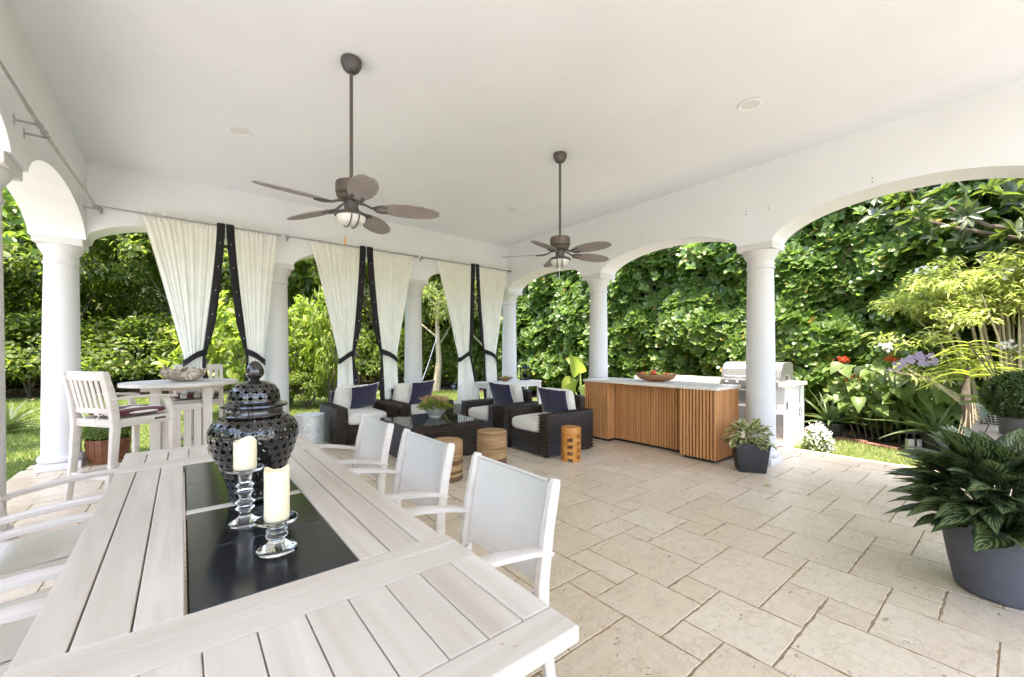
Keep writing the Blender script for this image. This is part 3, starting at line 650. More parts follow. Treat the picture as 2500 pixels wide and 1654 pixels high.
fan(3.385, 3.34, 58, 'dark five-blade ceiling fan farther away, in front of the right arches', GALV)

# ================================================================== FURNITURE
# ---- dining table
tb = thing('dining_table', 'long whitewashed teak dining table with black granite inlays', 'table', (.209, 2.035, 0))
def tbd(n, m, x0, x1, y0, y1, z0=.715, z1=.75, al=None, bev=.003):
    o = board(tb, n, m, x0, x1, y0, y1, z0, z1, al, bev); o.location = o.location - Vector((.209, 2.035, 0)); return o
TX0, TX1 = -.270, .703
for (y0, y1) in ((1.168, 1.238), (1.068, 1.166), (2.892, 2.985), (2.987, 3.080)): tbd('cross_rail', TEAK, TX0, TX1, y0, y1, al='x', bev=.002)
for y0, y1, TK in ((.632, .725, TEAKS), (3.350, 3.438, TEAK)): tbd('end_rail', TK, TX0 - .002, TX1 + .002, y0, y1, .711, .7505, al='x', bev=.006)
gx = [TX0, -.186, -.0885, .006]; 
for i in range(3): tbd('plank', TEAK, gx[i] + .0022, gx[i + 1] - .0022, 1.240, 2.890, al='y'); tbd('plank', TEAK, .418 - gx[i + 1] + .0022, .418 - gx[i] - .0022, 1.240, 2.890, al='y')
nx = [-.270, -.164, -.066, .032, .130, .228, .325, .422, .519, .616, .703]
for i in range(10):
    tbd('plank', TEAK, nx[i] + .0014, nx[i + 1] - .0014, .727, 1.066, al='y'); tbd('plank', TEAK, nx[i] + .002, nx[i + 1] - .002, 3.082, 3.348, al='y')
tbd('cross_bar', TEAK, .012, .410, 2.003, 2.050, al='x')
GRT = {}
for y0, y1 in ((1.246, 1.618), (1.620, 2.000), (2.053, 2.46), (2.462, 2.886)):
    tbd('granite_tile', GRAN, .014, .410, y0, y1, .728, .7485, 'y', .0012)
tbd('tray_board', DARK, .010, .412, 1.242, 2.888, .700, .727, 'y', .001)
for x in (TX0 + .012, TX1 - .045): tbd('apron', TEAK, x, x + .033, .74, 3.33, .615, .713, 'y')
for y in (.735, 3.30): tbd('apron', TEAK, TX0 + .046, TX1 - .046, y, y + .033, .615, .7105, 'x')
for x in (TX0 + .05, TX1 - .13):
    for y in (.775, 3.215): tbd('leg', TEAK, x, x + .08, y, y + .08, 0, .713, 'z', .008)
# ---- sling dining chairs (local +x faces the table)
def sling_chair(label, loc, rz):
    t = thing('dining_chair', label, 'chair', loc, rz, 'white sling chairs round the dining table')
    rec = [(x, y) for x, y in [(-.019, -.012), (-.012, -.019), (.012, -.019), (.019, -.012), (.019, .012), (.012, .019), (-.012, .019), (-.019, .012)]]
    for sg in (1, -1):
        y = sg * .262
        part(MB().sweep([(-.30, y, 0), (-.262, y, .22), (-.232, y, .40), (-.235, y, .52), (-.262, y, .70), (-.298, y, .865), (-.305, y, .888)], [(a * .95, b * 1.25) for a, b in rec], up=(1, 0, 0), scales=[.85, 1, 1.12, 1.1, 1, .95, .7]), 'back_post', TEAKB, t, ang=50)
        part(MB().sweep([(.215, y, 0), (.22, y, .3), (.215, y, .60), (.20, y, .668)], rec, up=(1, 0, 0), scales=[.85, 1, 1, .95]), 'leg', TEAKB, t, ang=50)
        part(MB().sweep([(-.275, y, .618), (-.17, y + sg * .004, .650), (-.03, y + sg * .012, .676), (.11, y + sg * .014, .690), (.24, y + sg * .012, .690), (.275, y + sg * .012, .686)], [(a * 1.45, b * .62) for a, b in rec], scales=[.8, 1, 1.1, 1.12, 1.1, .9]), 'armrest', TEAKB, t, ang=50)
        part(MB().bar((-.225, y * .93, .395), (.215, y * .93, .425), .022, .045), 'side_rail', TEAKB, t, .003)
        part(MB().cyl((-.228, y * .86, .47), (-.228, y * .90, .47), .012, n=12), 'bolt', STEEL, t)
    part(MB().tube([(.215, -.245, .40), (.215, .245, .40)], .011, 10), 'seat_rail', STEEL, t)
    part(MB().tube([(-.29, -.25, .16), (-.29, .25, .16)], .009, 8), 'stretcher', STEEL, t)
    part(MB().tube([(.215, -.25, .16), (.215, .25, .16)], .009, 8), 'stretcher', STEEL, t)
    def back(u, v):
        yy = -.238 + .476 * u; z = .50 + .375 * v - .012 * (1 - (2 * u - 1) ** 2) * (1 if v > .8 else .6); b = -.030 * (1 - (2 * u - 1) ** 2)
        x = -.238 - (max(0, z - .52) / .345) * .058
        return (x + b + .004, yy, z)
    m = MB().grid(back, 20, 14); n0 = len(m.v); m.add([(x - .006, y, z) for x, y, z in m.v[:n0]], [tuple(reversed(f)) for f in m.f])
    part(m, 'back_sling', SLING, t, ang=70)
    def hem(v0): return MB().tube([tuple(a + b for a, b in zip(back(i / 12, v0), (-.003, 0, 0))) for i in range(13)], .008, 8)
    part(hem(1.0), 'top_hem', SLING, t); part(hem(0.0), 'bottom_hem', SLING, t)
    for u in (.022, .978): part(MB().tube([tuple(a + b for a, b in zip(back(u, i / 8), (-.003, 0, 0))) for i in range(9)], .0055, 6), 'side_hem', SLING, t)
    def seat(u, v): return (-.215 + .44 * v, -.232 + .464 * u, .405 + .035 * v - .016 * (1 - (2 * u - 1) ** 2) + (.0 if v < .9 else -.012 * (v - .9) * 10))
    m = MB().grid(seat, 14, 14); n0 = len(m.v); m.add([(x, y, z + .012) for x, y, z in m.v[:n0]], [tuple(reversed(f)) for f in m.f])
    part(m, 'seat_sling', SEATC, t, ang=70)
    return t
c0 = sling_chair('white sling dining chair at the near right, whole back facing the camera', (.802, 1.378, 0), pi)
dup(c0, (.800, 2.152, 0), pi + R(1), 'white sling dining chair, middle one along the right side of the long table')
dup(c0, (.800, 2.945, 0), pi - R(1), 'white sling dining chair, farthest along the right side, before the wicker armchair')
dup(c0, (-.475, 2.96, 0), R(1), 'white sling dining chair at the left side, nearest the bar stool')
dup(c0, (-.475, 2.15, 0), 0, 'white sling dining chair at the left side, cream seat visible below its armrests')
dup(c0, (-.475, 1.375, 0), R(-1), 'white sling dining chair cut off in the lower left corner')

# ---- lattice jar
def jar(label, loc):
    t = thing('ginger_jar', label, 'jar', loc)
    prof = [(.107, .018), (.112, .05), (.128, .10), (.152, .155), (.176, .205), (.191, .255), (.196, .285), (.190, .318), (.172, .343), (.148, .358), (.132, .364)]
    def arc(P):
        L = [0]
        for a, b in zip(P, P[1:]): L.append(L[-1] + math.hypot(b[0] - a[0], b[1] - a[1]))
        return L
    def at(P, L, s):
        for i in range(len(P) - 1):
            if s <= L[i + 1] + 1e-9:
                k = (s - L[i]) / (L[i + 1] - L[i]); return P[i][0] + (P[i + 1][0] - P[i][0]) * k, P[i][1] + (P[i + 1][1] - P[i][1]) * k
        return P[-1]
    # smooth the profile
    def smoothp(P, it=2):
        for _ in range(it):
            Q = [P[0]]
            for a, b in zip(P, P[1:]): Q += [(a[0] * .75 + b[0] * .25, a[1] * .75 + b[1] * .25), (a[0] * .25 + b[0] * .75, a[1] * .25 + b[1] * .75)]
            P = Q + [P[-1]]
        return P
    def lattice(P, nc, nr, th=.007):
        P = smoothp(P); L = arc(P); m = MB(); T = 24; cell_s = L[-1] / nr
        # outline of a square cell with cut corners, quatrefoil hole inside
        out = []; hole = []
        for k in range(T):
            a = 2 * pi * k / T + pi / T; c, s_ = cos(a), sin(a); q = 1 / max(abs(c), abs(s_)); q = min(q, 1.80 / (abs(c) + abs(s_))); out.append((c * q * .5, s_ * q * .5))
            r = .185 + .105 * abs(cos(2 * a)) ** .7; hole.append((c * r, s_ * r))
        mid = [(a[0] * 1.34, a[1] * 1.34) for a in hole]
        for j in range(nr):
            for i in range(nc):
                def P3(u, v, off):
                    ur = (u + v) ; s = (j + .5 + v) * cell_s; s = min(max(s, 0), L[-1]); r, z = at(P, L, s)
                    a = 2 * pi * (i + .5 * (j % 2) + u) / nc; return ((r + off) * cos(a), (r + off) * sin(a), z)
                A = [P3(u, v, 0) for u, v in out]; Bm = [P3(u, v, .0014) for u, v in mid]; H = [P3(u, v, .001) for u, v in hole]; D = [P3(u, v, -th) for u, v in hole]; E = [P3(u, v, -th) for u, v in out]
                f = []
                for k in range(T):
                    n = (k + 1) % T; f += [(k, n, T + n, T + k), (T + k, T + n, 2 * T + n, 2 * T + k), (2 * T + k, 2 * T + n, 3 * T + n, 3 * T + k), (3 * T + k, 3 * T + n, 4 * T + n, 4 * T + k)]
                m.add(A + Bm + H + D + E, f)
        return m
    part(lattice(prof, 26, 11), 'pierced_body', BLACKC, t, ang=60)
    part(MB().lathe([(.100, 0), (.108, .004), (.112, .012), (.110, .022), (.104, .024), (.098, .012)], 48), 'foot_ring', BLACKC, t)
    part(MB().lathe([(.130, .360), (.130, .366), (.125, .372), (.123, .388), (.127, .397), (.118, .397), (.116, .366), (.124, .360)], 48, cap=False), 'neck', BLACKC, t)
    lid = part(MB().lathe([(.112, .398), (.142, .399), (.147, .404), (.145, .411), (.128, .416), (.114, .423), (.112, .43), (.104, .43), (.104, .41)], 48, cap=False), 'lid', BLACKC, t)
    part(lattice([(.112, .428), (.111, .452), (.103, .476), (.088, .492), (.078, .499)], 17, 3, .006), 'pierced_dome', BLACKC, lid, ang=60)
    part(MB().lathe([(.079, .498), (.060, .507), (.030, .513), (.019, .516), (.022, .522), (.036, .532), (.0415, .547), (.040, .562), (.031, .580), (.018, .594), (.0, .601)], 36, cap=False), 'knob', BLACKC, lid)
    return t
JR = jar('tall black glazed jar pierced with a lattice of flower holes', (.242, 2.062, .7502)); JR.scale = (.85, .85, .97)
def holder(label, clabel, loc, prof, h, rc, rot):
    t = thing('candle_holder', label, 'candle holder', loc, 0, 'glass candle holders on the granite'); part(MB().lathe(prof, 40), 'glass_stem', GLASS, t, ang=60)
    c = thing('candle', clabel, 'candle', (loc[0], loc[1], loc[2] + prof[-1][1] + .0006), rot, 'cream pillar candles'); H = h
    pr = [(rc * .95, 0), (rc, .004)] + [(rc * (1 + .012 * sin(i * 1.7)), .004 + (H - .012) * i / 8) for i in range(1, 9)]
    m = MB().lathe(pr + [(rc * .97, H), (rc * .86, H - .002), (rc * .75, H - .014), (.01, H - .022), (0, H - .022)], 36, cap=False)
    m.v = [(x, y, z + (.006 * sin(2 * math.atan2(y, x)) + .004 * sin(3 * math.atan2(y, x) + 1) if z > H - .006 else 0)) for x, y, z in m.v]
    part(m, 'wax_body', WAX, c, ang=50); part(MB().cyl((0, 0, H - .024), (.001, 0, H - .010), .0015, n=6), 'wick', DARK, c)
base = [(0, 0), (.050, 0), (.054, .003), (.053, .007), (.046, .012), (.040, .013), (.030, .020), (.021, .030)]
sh = [(0, 0), (.056, 0), (.060, .003), (.059, .007), (.050, .013), (.042, .014), (.031, .022), (.024, .032), (.022, .040), (.032, .046), (.032, .050), (.023, .056), (.031, .062), (.031, .066), (.022, .073), (.026, .082), (.034, .088), (.058, .092), (.061, .095), (.061, .100), (.056, .101), (.046, .097), (0, .097)]
tall = base + [(.016, .042), (.022, .050), (.030, .056), (.030, .060), (.020, .067), (.026, .073), (.032, .079), (.026, .085), (.019, .092), (.020, .108), (.030, .116), (.031, .120), (.021, .127), (.027, .134), (.031, .139), (.024, .146), (.020, .153), (.022, .178), (.030, .188), (.058, .194), (.062, .197), (.062, .202), (.057, .203), (.047, .199), (0, .199)]
tall = [(r_ * .97, z_) for r_, z_ in tall]; sh = [(r_ * .97, z_) for r_, z_ in sh]
holder('tall ringed glass candle holder in front of the black jar', 'shorter cream candle on the tall glass holder', (.178, 1.768, .7487), tall, .103, .0362, .6)
holder('short ringed glass candle holder on the near granite tile', 'taller cream candle on the short glass holder', (.232, 1.470, .7487), sh, .156, .0355, 2.2)

# ---- round bar table, stools, bowl
bt = thing('bar_table', 'round bleached teak bar table holding the twig bowl', 'table', (0, 6.30, 0)); RT = .56; BTZ = 1.02
for i in range(9):
    y0 = -RT + i * 2 * RT / 9; y1 = y0 + 2 * RT / 9 - .004
    pts = []
    for k in range(25):
        yy = y0 + (y1 - y0) * k / 24; pts.append((math.sqrt(max(0, RT * RT - yy * yy)), yy))
    ring = pts + [(-x, y) for x, y in reversed(pts)]; n = len(ring)
    m = MB().add([(x, y, BTZ - .036) for x, y in ring] + [(x, y, BTZ) for x, y in ring], [tuple(reversed(range(n))), tuple(range(n, 2 * n))] + [(j, (j + 1) % n, n + (j + 1) % n, n + j) for j in range(n)])
    part(m, 'plank', TEAKB, bt, smooth=False)
for x in (-.235, .235):
    for y in (-.235, .235): board(bt, 'post', TEAKB, x - .045, x + .045, y - .022, y + .022, 0, BTZ - .037, 'z', .004)
for z0, z1 in ((.70, .77), (.05, .12)):
    for y in (-.224, .224): board(bt, 'rail', TEAKB, -.189, .189, y - .011, y + .011, z0, z1, 'x')
    for x in (-.235, .235): board(bt, 'rail', TEAKB, x - .012, x + .012, -.212, .212, z0, z1, 'y')
for k in range(4):
    x = -.142 + .0945 * k
    for y in (-.224, .224): board(bt, 'slat', TEAKB, x - .035, x + .035, y - .006, y + .006, .1205, .6995, 'z', .002)
    for x2 in (-.235, .235): board(bt, 'slat', TEAKB, x2 - .006, x2 + .006, x - .030, x + .030, .1205, .6995, 'z', .002)
for y in (-.40, .40): board(bt, 'bearer', TEAKB, -.36, .36, y * .5 - .02, y * .5 + .02, BTZ - .09, BTZ - .037, 'x')
def bar_stool(label, loc, rz):        # local +x is the front
    t = thing('bar_stool', label, 'bar stool', loc, rz, 'bar stools with striped cushions')
    q = [(-.021, -.02), (.021, -.02), (.021, .02), (-.021, .02)]
    for sg in (1, -1):
        y = sg * .255
        part(MB().sweep([(-.285, y, 0), (-.245, y, .35), (-.225, y, .70), (-.25, y, .95), (-.305, y, 1.19)], [(a, b * 1.4) for a, b in q], up=(1, 0, 0), scales=[.85, 1, 1.15, 1.05, .8]), 'back_post', TEAKB, t, .003)
        part(MB().sweep([(.26, y, 0), (.262, y, .70), (.255, y, .77), (.20, y, .93)], [(a, b * 1.2) for a, b in q], up=(1, 0, 0), scales=[.9, 1.05, 1.05, .9]), 'leg', TEAKB, t, .003)
        part(MB().sweep([(-.265, y, .945), (-.10, y + sg * .006, .955), (.10, y + sg * .012, .948), (.25, y + sg * .012, .935), (.29, y + sg * .012, .925)], [(-.028, -.011), (.028, -.011), (.028, .011), (-.028, .011)]), 'armrest', TEAKB, t, .003)
        board(t, 'seat_rail', TEAKB, -.205, .240, y - .012, y + .012, .685, .755, 'x'); board(t, 'stretcher', TEAKB, -.235, .240, y - .011, y + .011, .20, .24, 'x')
    board(t, 'seat_rail', TEAKB, -.235, -.205, -.235, .235, .685, .755, 'y'); board(t, 'seat_rail', TEAKB, .236, .262, -.235, .235, .685, .755, 'y')
    board(t, 'footrest', TEAKB, .245, .275, -.236, .236, .25, .29, 'y'); board(t, 'stretcher', TEAKB, -.275, -.25, -.236, .236, .22, .26, 'y')
    part(MB().sweep([(-.292 - .012 * (1 - (2 * k / 8 - 1) ** 2), -.24 + .06 * k, 1.155) for k in range(9)], [(-.011, -.042), (.011, -.042), (.011, .042), (-.011, .042)]), 'top_rail', TEAKB, t, .003)
    part(MB().sweep([(-.232 - .008 * (1 - (2 * k / 8 - 1) ** 2), -.24 + .06 * k, .835) for k in range(9)], [(-.010, -.024), (.010, -.024), (.010, .024), (-.010, .024)]), 'lower_rail', TEAKB, t, .003)
    for k in range(7):
        y = -.198 + .066 * k; c = .010 * (1 - (y / .24) ** 2)
        part(MB().bar((-.236 - c, y, .858), (-.290 - c, y, 1.116), .040, .012, up=(1, 0, 0)), 'back_slat', TEAKB, t, .002)
    for k in range(6): board(t, 'seat_slat', TEAKB, -.20, .235, -.225 + .076 * k, -.225 + .076 * k + .068, .742, .757, 'x')
    board(t, 'name_plate', BARK, .09, .19, -.2695, -.2672, .715, .735, 'x', .0005)
    cu = MB()
    def cush(u, v):
        a = 2 * pi * u; b = pi * (v - .5); e = .36
        f = lambda w: math.copysign(abs(w) ** e, w)
        x, y, z = .235 * f(cos(b)) * f(cos(a)), .238 * f(cos(b)) * f(sin(a)), .040 * f(sin(b)) if abs(sin(b)) < .98 else .040 * math.copysign(1, sin(b))
        k = max(0, 1 - (x / .24) ** 2) * max(0, 1 - (y / .24) ** 2); z *= .55 + .75 * k
        for bx in (-.1, .1):
            for by in (-.1, .1): z -= math.copysign(.016, z) * math.exp(-((x - bx) ** 2 + (y - by) ** 2) / .0012)
        return (x + .02, y, .803 + z)
    part(cu.grid(cush, 40, 24, True), 'seat_cushion', BURG, t, ang=80)
    for sg in (1, -1): part(MB().tube([(-.20, sg * .15, .80), (-.245, sg * .16, .815), (-.255, sg * .10, .79), (-.262, sg * .05, .73)], .004, 6), 'cushion_tie', SEATC, t)
    return t
s0 = bar_stool('bleached bar stool by the big left column, slatted back and striped cushion in full view', (-.440, 5.46, 0), R(36.3))
dup(s0, (.16, 6.90, 0), R(-94), 'bleached bar stool behind the round table, its front half hidden by the tabletop')

def netsurf(fn, nu, nv, th, keep=.42, jit=.34, seed=3, close=True):      # irregular open network on a surface
    rnd = random.Random(seed); J = {}
    def pt(i, j):
        k = (i % nu if close else i, j)
        if k not in J: J[k] = (rnd.uniform(-jit, jit), rnd.uniform(-jit, jit) if 0 < j < nv else 0)
        return ((i + (.5 if j % 2 else 0) + J[k][0]) / nu, (j + J[k][1]) / nv)
    m = MB()
    for j in range(nv):
        for i in range(nu):
            q = [pt(i, j), pt(i + 1, j), pt(i + 1, j + 1), pt(i, j + 1)]
            if j % 2: q = [pt(i, j), pt(i + 1, j), pt(i + 2, j + 1), pt(i + 1, j + 1)]
            cx, cy_ = sum(a for a, _ in q) / 4, sum(b for _, b in q) / 4; k = keep * rnd.uniform(.75, 1.12)
            inn = [(cx + (a - cx) * (1 - k), cy_ + (b - cy_) * (1 - k)) for a, b in q]
            A = [fn(*p, 0) for p in q]; Bp = [fn(*p, th * .3) for p in inn]; D = [fn(*p, -th) for p in inn]; f = []
            for a in range(4): b = (a + 1) % 4; f += [(a, b, 4 + b, 4 + a), (4 + a, 4 + b, 8 + b, 8 + a)]
            m.add(A + Bp + D, f)
    return m
bw = thing('twig_bowl', 'wide champagne metal bowl woven like twigs on the bar table', 'bowl', (.02, 6.30, BTZ + .001))
def bowl_fn(u, v, o):
    a = 2 * pi * u; r = .05 + .165 * math.sin(min(1, v) * pi / 2 * .98) ** .9 + .012 * sin(6 * a) * v; z = .005 + .135 * v ** 1.7 + (.022 * sin(5 * a + 1) + .014 * sin(13 * a)) * v ** 3
    return ((r + o) * cos(a), (r + o) * sin(a), z - o)
part(netsurf(bowl_fn, 46, 13, .008, .40), 'twig_wall', GOLDW, bw, ang=50)
part(MB().lathe([(.0, .006), (.058, .006), (.058, .001), (.0, .001)], 24, cap=False), 'bowl_base', GOLDW, bw)
tw = MB(); rr = random.Random(4)
for k in range(90):
    a = rr.uniform(0, 6.28); v = rr.uniform(.80, 1.0); p = Vector(bowl_fn(a / 6.2832, v, 0)); d = Vector((cos(a + rr.uniform(-1.2, 1.2)), sin(a + rr.uniform(-1.2, 1.2)), rr.uniform(.2, 1.4))).normalized() * rr.uniform(.02, .045)
    tw.tube([p, p + d * .5 + Vector((0, 0, .004)), p + d], .0032, 5)
part(tw, 'rim_twigs', GOLDW, bw, kind='stuff')
# barrel planter with box ball by the big column
def leafball(parent, name, c, rad, n, mat, L, W, seed, t=T_RH, squash=1., zmin=-1):
    rg = np.random.default_rng(seed); v = rg.normal(size=(n, 3)); v = unit(v); v = v[v[:, 2] > zmin]; r = 1 - rg.uniform(0, 1, len(v)) ** 2 * .22
    P = v * r[:, None] * np.array([rad, rad, rad * squash]) * (1 + .05 * np.sin(v[:, :1] * 9) * np.cos(v[:, 1:2] * 8)) + np.array(c)
    D = unit(v * .55 + rg.normal(size=v.shape) * .6 + np.array([0, 0, .25])); Nn = v + rg.normal(size=v.shape) * .4
    V, F = scatter(t, P, D, Nn, L * rg.uniform(.7, 1.25, len(v)), W * rg.uniform(.8, 1.2, len(v)))
    return link(name, npmesh(name, V, F, mat), parent, kind='stuff')
def core(parent, c, rad, squash=1.):
    m = MB(); m.grid(lambda u, v: (c[0] + rad * sin(pi * v) * cos(2 * pi * u), c[1] + rad * sin(pi * v) * sin(2 * pi * u), c[2] + rad * squash * cos(pi * v)), 14, 8, True)
    return part(m, 'inner_branches', BARK, parent)
bp = thing('barrel_planter', 'stained wooden barrel planter with a clipped box plant by the big column', 'planter', (-.72, 7.17, 0))
for k in range(18):
    a0, a1 = 2 * pi * k / 18 + .012, 2 * pi * (k + 1) / 18 - .012; z = [.03, .16, .30]; rr_ = [.185, .205, .212]; V = []
    for zz, r_ in zip(z, rr_): V += [(r_ * cos(a0), r_ * sin(a0), zz), (r_ * cos(a1), r_ * sin(a1), zz), ((r_ - .018) * cos(a1), (r_ - .018) * sin(a1), zz), ((r_ - .018) * cos(a0), (r_ - .018) * sin(a0), zz)]
    F = [(0, 3, 2, 1), (8, 9, 10, 11)] + [(4 * i + j, 4 * i + (j + 1) % 4, 4 * i + 4 + (j + 1) % 4, 4 * i + 4 + j) for i in range(2) for j in range(4)]
    part(MB().add(V, F), 'stave', BARREL, bp, smooth=False)
for z, r_ in ((.075, .196), (.235, .212)): part(MB().lathe([(r_ - .006, z - .012), (r_, z - .012), (r_ + .002, z + .012), (r_ - .006, z + .012)], 36, cap=False), 'hoop', BARREL, bp)
part(MB().lathe([(0, .27), (.19, .27)], 20, cap=False), 'soil', SOIL, bp); part(MB().box(-.15, .15, -.15, .15, 0, .03), 'base', BARREL, bp, .004)
leafball(bp, 'foliage', (0, 0, .37), .215, 2600, BOXL, .028, .018, 11, T_OVAL, .62, -.45); core(bp, (0, 0, .36), .17, .6)

# ---- wicker lounge set
def weave(m, o, U, Vv, lu, lv, n, cu=.060, cv=.0195, amp=.0125):
    """real woven strands over a rectangle: o corner, U/Vv unit axes, n outward"""
    o, U, Vv, n = np.array(o, float), np.array(U, float), np.array(Vv, float), np.array(n, float)
    rows = max(1, int(round(lv / cv))); cols = max(2, int(round(lu / cu * 2))); hv = lv / rows; us = np.linspace(0, lu, cols + 1)
    bV = []; bF = []; b0 = len(m.v)
    for r in range(rows):
        off = amp * np.cos(np.pi * (np.arange(cols + 1) + r)); 
        for e, (dv, dn) in enumerate(((.02, -.35), (.5, .5), (.98, -.35))):
            p = o + us[:, None] * U + (r + dv) * hv * Vv + (off + dn * amp)[:, None] * n; bV += p.tolist()
        k = b0 + r * 3 * (cols + 1)
        for e in (0, 1):
            for c in range(cols): a = k + e * (cols + 1) + c; bF.append((a, a + 1, a + cols + 2, a + cols + 1))
    m.v += [tuple(p) for p in bV]; m.f += bF
def wicker_box(name, parent, x0, x1, y0, y1, z0, z1, faces='xXyYZ', slope=None):
    m = MB(); e = .004
    m.box(x0 + e, x1 - e, y0 + e, y1 - e, z0, z1 - e)
    if 'x' in faces: weave(m, (x0, y1, z0), (0, -1, 0), (0, 0, 1), y1 - y0, z1 - z0, (-1, 0, 0))
    if 'X' in faces: weave(m, (x1, y0, z0), (0, 1, 0), (0, 0, 1), y1 - y0, z1 - z0, (1, 0, 0))
    if 'y' in faces: weave(m, (x0, y0, z0), (1, 0, 0), (0, 0, 1), x1 - x0, z1 - z0, (0, -1, 0))
    if 'Y' in faces: weave(m, (x1, y1, z0), (-1, 0, 0), (0, 0, 1), x1 - x0, z1 - z0, (0, 1, 0))
    if 'Z' in faces:
        if x1 - x0 > y1 - y0: weave(m, (x0, y0, z1), (0, 1, 0), (1, 0, 0), y1 - y0, x1 - x0, (0, 0, 1))
        else: weave(m, (x0, y0, z1), (1, 0, 0), (0, 1, 0), x1 - x0, y1 - y0, (0, 0, 1))
    return part(m, name, WICK, parent, ang=75)
def softbox(cx, cy, cz, a, b, c, e=.28, wr=.004, seed=0, nu=40, nv=24, puff=0):
    f = lambda w, k: math.copysign(abs(w) ** k, w)
    def fn(u, v):
        A = 2 * pi * u; B = pi * (v - .5); x, y, z = a * f(cos(B), e) * f(cos(A), e), b * f(cos(B), e) * f(sin(A), e), c * f(sin(B), .55)
        k = max(0, 1 - (x / a) ** 2) * max(0, 1 - (y / b) ** 2); z *= 1 + puff * k
        q = wr * mnoise.noise((x * 7 + seed, y * 7, z * 9)); return (cx + x + q, cy + y + q, cz + z + 2 * q)
    return MB().grid(fn, nu, nv, True)
def armchair(label, loc, rz):         # local: front faces -x, back at +x, .91 square
    t = thing('wicker_armchair', label, 'armchair', loc, rz, 'wicker armchairs round the coffee table')
    for sg in (1, -1):
        y0, y1 = (.315, .455) if sg > 0 else (-.455, -.315); wicker_box('arm', t, -.455, .455, y0, y1, .022, .548)
    wicker_box('base', t, -.44, .36, -.314, .314, .022, .285, 'xZ')
    bk = wicker_box('backrest', t, .33, .435, -.312, .312, .286, .73); 
    for x in (-.40, .40):
        for y in (-.40, .40): part(MB().box(x - .03, x + .03, y - .03, y + .03, 0, .024), 'foot', DARK, t)
    part(softbox(-.07, 0, .372, .385, .312, .088, .22, .004, 2, puff=.12), 'seat_cushion', CREAM, t, ang=80)
    b = softbox(0, 0, 0, .235, .305, .085, .3, .012, 7, puff=.25); b.move(Matrix.Translation((.215, 0, .60)) @ Matrix.Rotation(R(78), 4, 'Y'))
    part(b, 'back_cushion', CREAM, t, ang=80)
    return t
ac = armchair('leftmost wicker armchair beside the silver drum table, facing the camera', (2.175, 6.58, 0), R(90))
dup(ac, (3.115, 6.50, 0), R(90), 'wicker armchair behind the flower bowl, second from the left')
dup(ac, (4.115, 5.46, 0), 0, 'wicker armchair in front of the white console table')
dup(ac, (4.105, 4.30, 0), 0, 'nearest wicker armchair, standing beside the amber carved stool')
def pillow(label, loc, rot, w=.225, h=.225):
    t = thing('throw_pillow', label, 'pillow', loc, 0, 'navy throw pillows'); t.rotation_euler = rot
    def fn(sg):
        def g(u, v):
            x, y = 2 * u - 1, 2 * v - 1; ed = max(0, (1 - abs(x) ** 2.2) * (1 - abs(y) ** 2.2)); pin = 1 - .07 * (1 - abs(y) ** 2) * abs(x) ** 3; pin2 = 1 - .07 * (1 - abs(x) ** 2) * abs(y) ** 3
            return (x * w * pin + .004 * mnoise.noise((x * 3, y * 3, sg)), y * h * pin2, sg * (.068 * ed ** .55) + .006 * mnoise.noise((x * 4 + sg, y * 4, 1)))
        return g
    m = MB().grid(fn(1), 22, 22); b = MB().grid(fn(-1), 22, 22); m.add(b.v, [tuple(reversed(f)) for f in b.f]); part(m, 'cover', NAVY, t, ang=80)
    f1 = fn(1); edge = [(i / 22, 0) for i in range(23)] + [(1, i / 22) for i in range(1, 23)] + [(1 - i / 22, 1) for i in range(1, 23)] + [(0, 1 - i / 22) for i in range(1, 23)]
    part(MB().tube([f1(*p) for p in edge], .0055, 6), 'piping', PIPE, t)
    return t
def pil_at(label, cloc, crz, lx, ly, z, lean, yaw, roll):      # placed relative to its chair
    M = Matrix.Translation(cloc) @ Matrix.Rotation(crz, 4, 'Z') @ Matrix.Translation((lx, ly, z)) @ Matrix.Rotation(yaw, 4, 'Z') @ Matrix.Rotation(lean, 4, 'Y') @ Matrix.Rotation(roll, 4, 'Z')
    p = pillow(label, M.translation, M.to_euler()); return p
pil_at('navy pillow with white piping on the leftmost armchair', (2.175, 6.58, 0), R(90), .055, -.10, .655, R(62), R(8), R(-8))
pil_at('navy pillow half hidden behind the flower bowl', (3.115, 6.50, 0), R(90), .06, -.13, .665, R(66), R(6), R(-3))
pil_at('navy pillow on the armchair in front of the console table', (4.115, 5.46, 0), 0, .03, -.02, .665, R(62), R(14), R(4))
pil_at('navy pillow on the armchair nearest the amber stool', (4.105, 4.30, 0), 0, .03, -.10, .665, R(60), R(16), R(5))

ct = thing('coffee_table', 'square brown wicker coffee table with a glass top', 'coffee table', (2.65, 5.10, 0))
wicker_box('woven_body', ct, -.515, .515, -.5, .5, .022, .442, 'xXyYZ')
part(MB().box(-.508, .508, -.493, .493, .4475, .4555), 'glass_top', TGLASS, ct, .002)
for x in (-.46, .46):
    for y in (-.45, .45): part(MB().box(x - .03, x + .03, y - .03, y + .03, 0, .024), 'foot', DARK, ct)

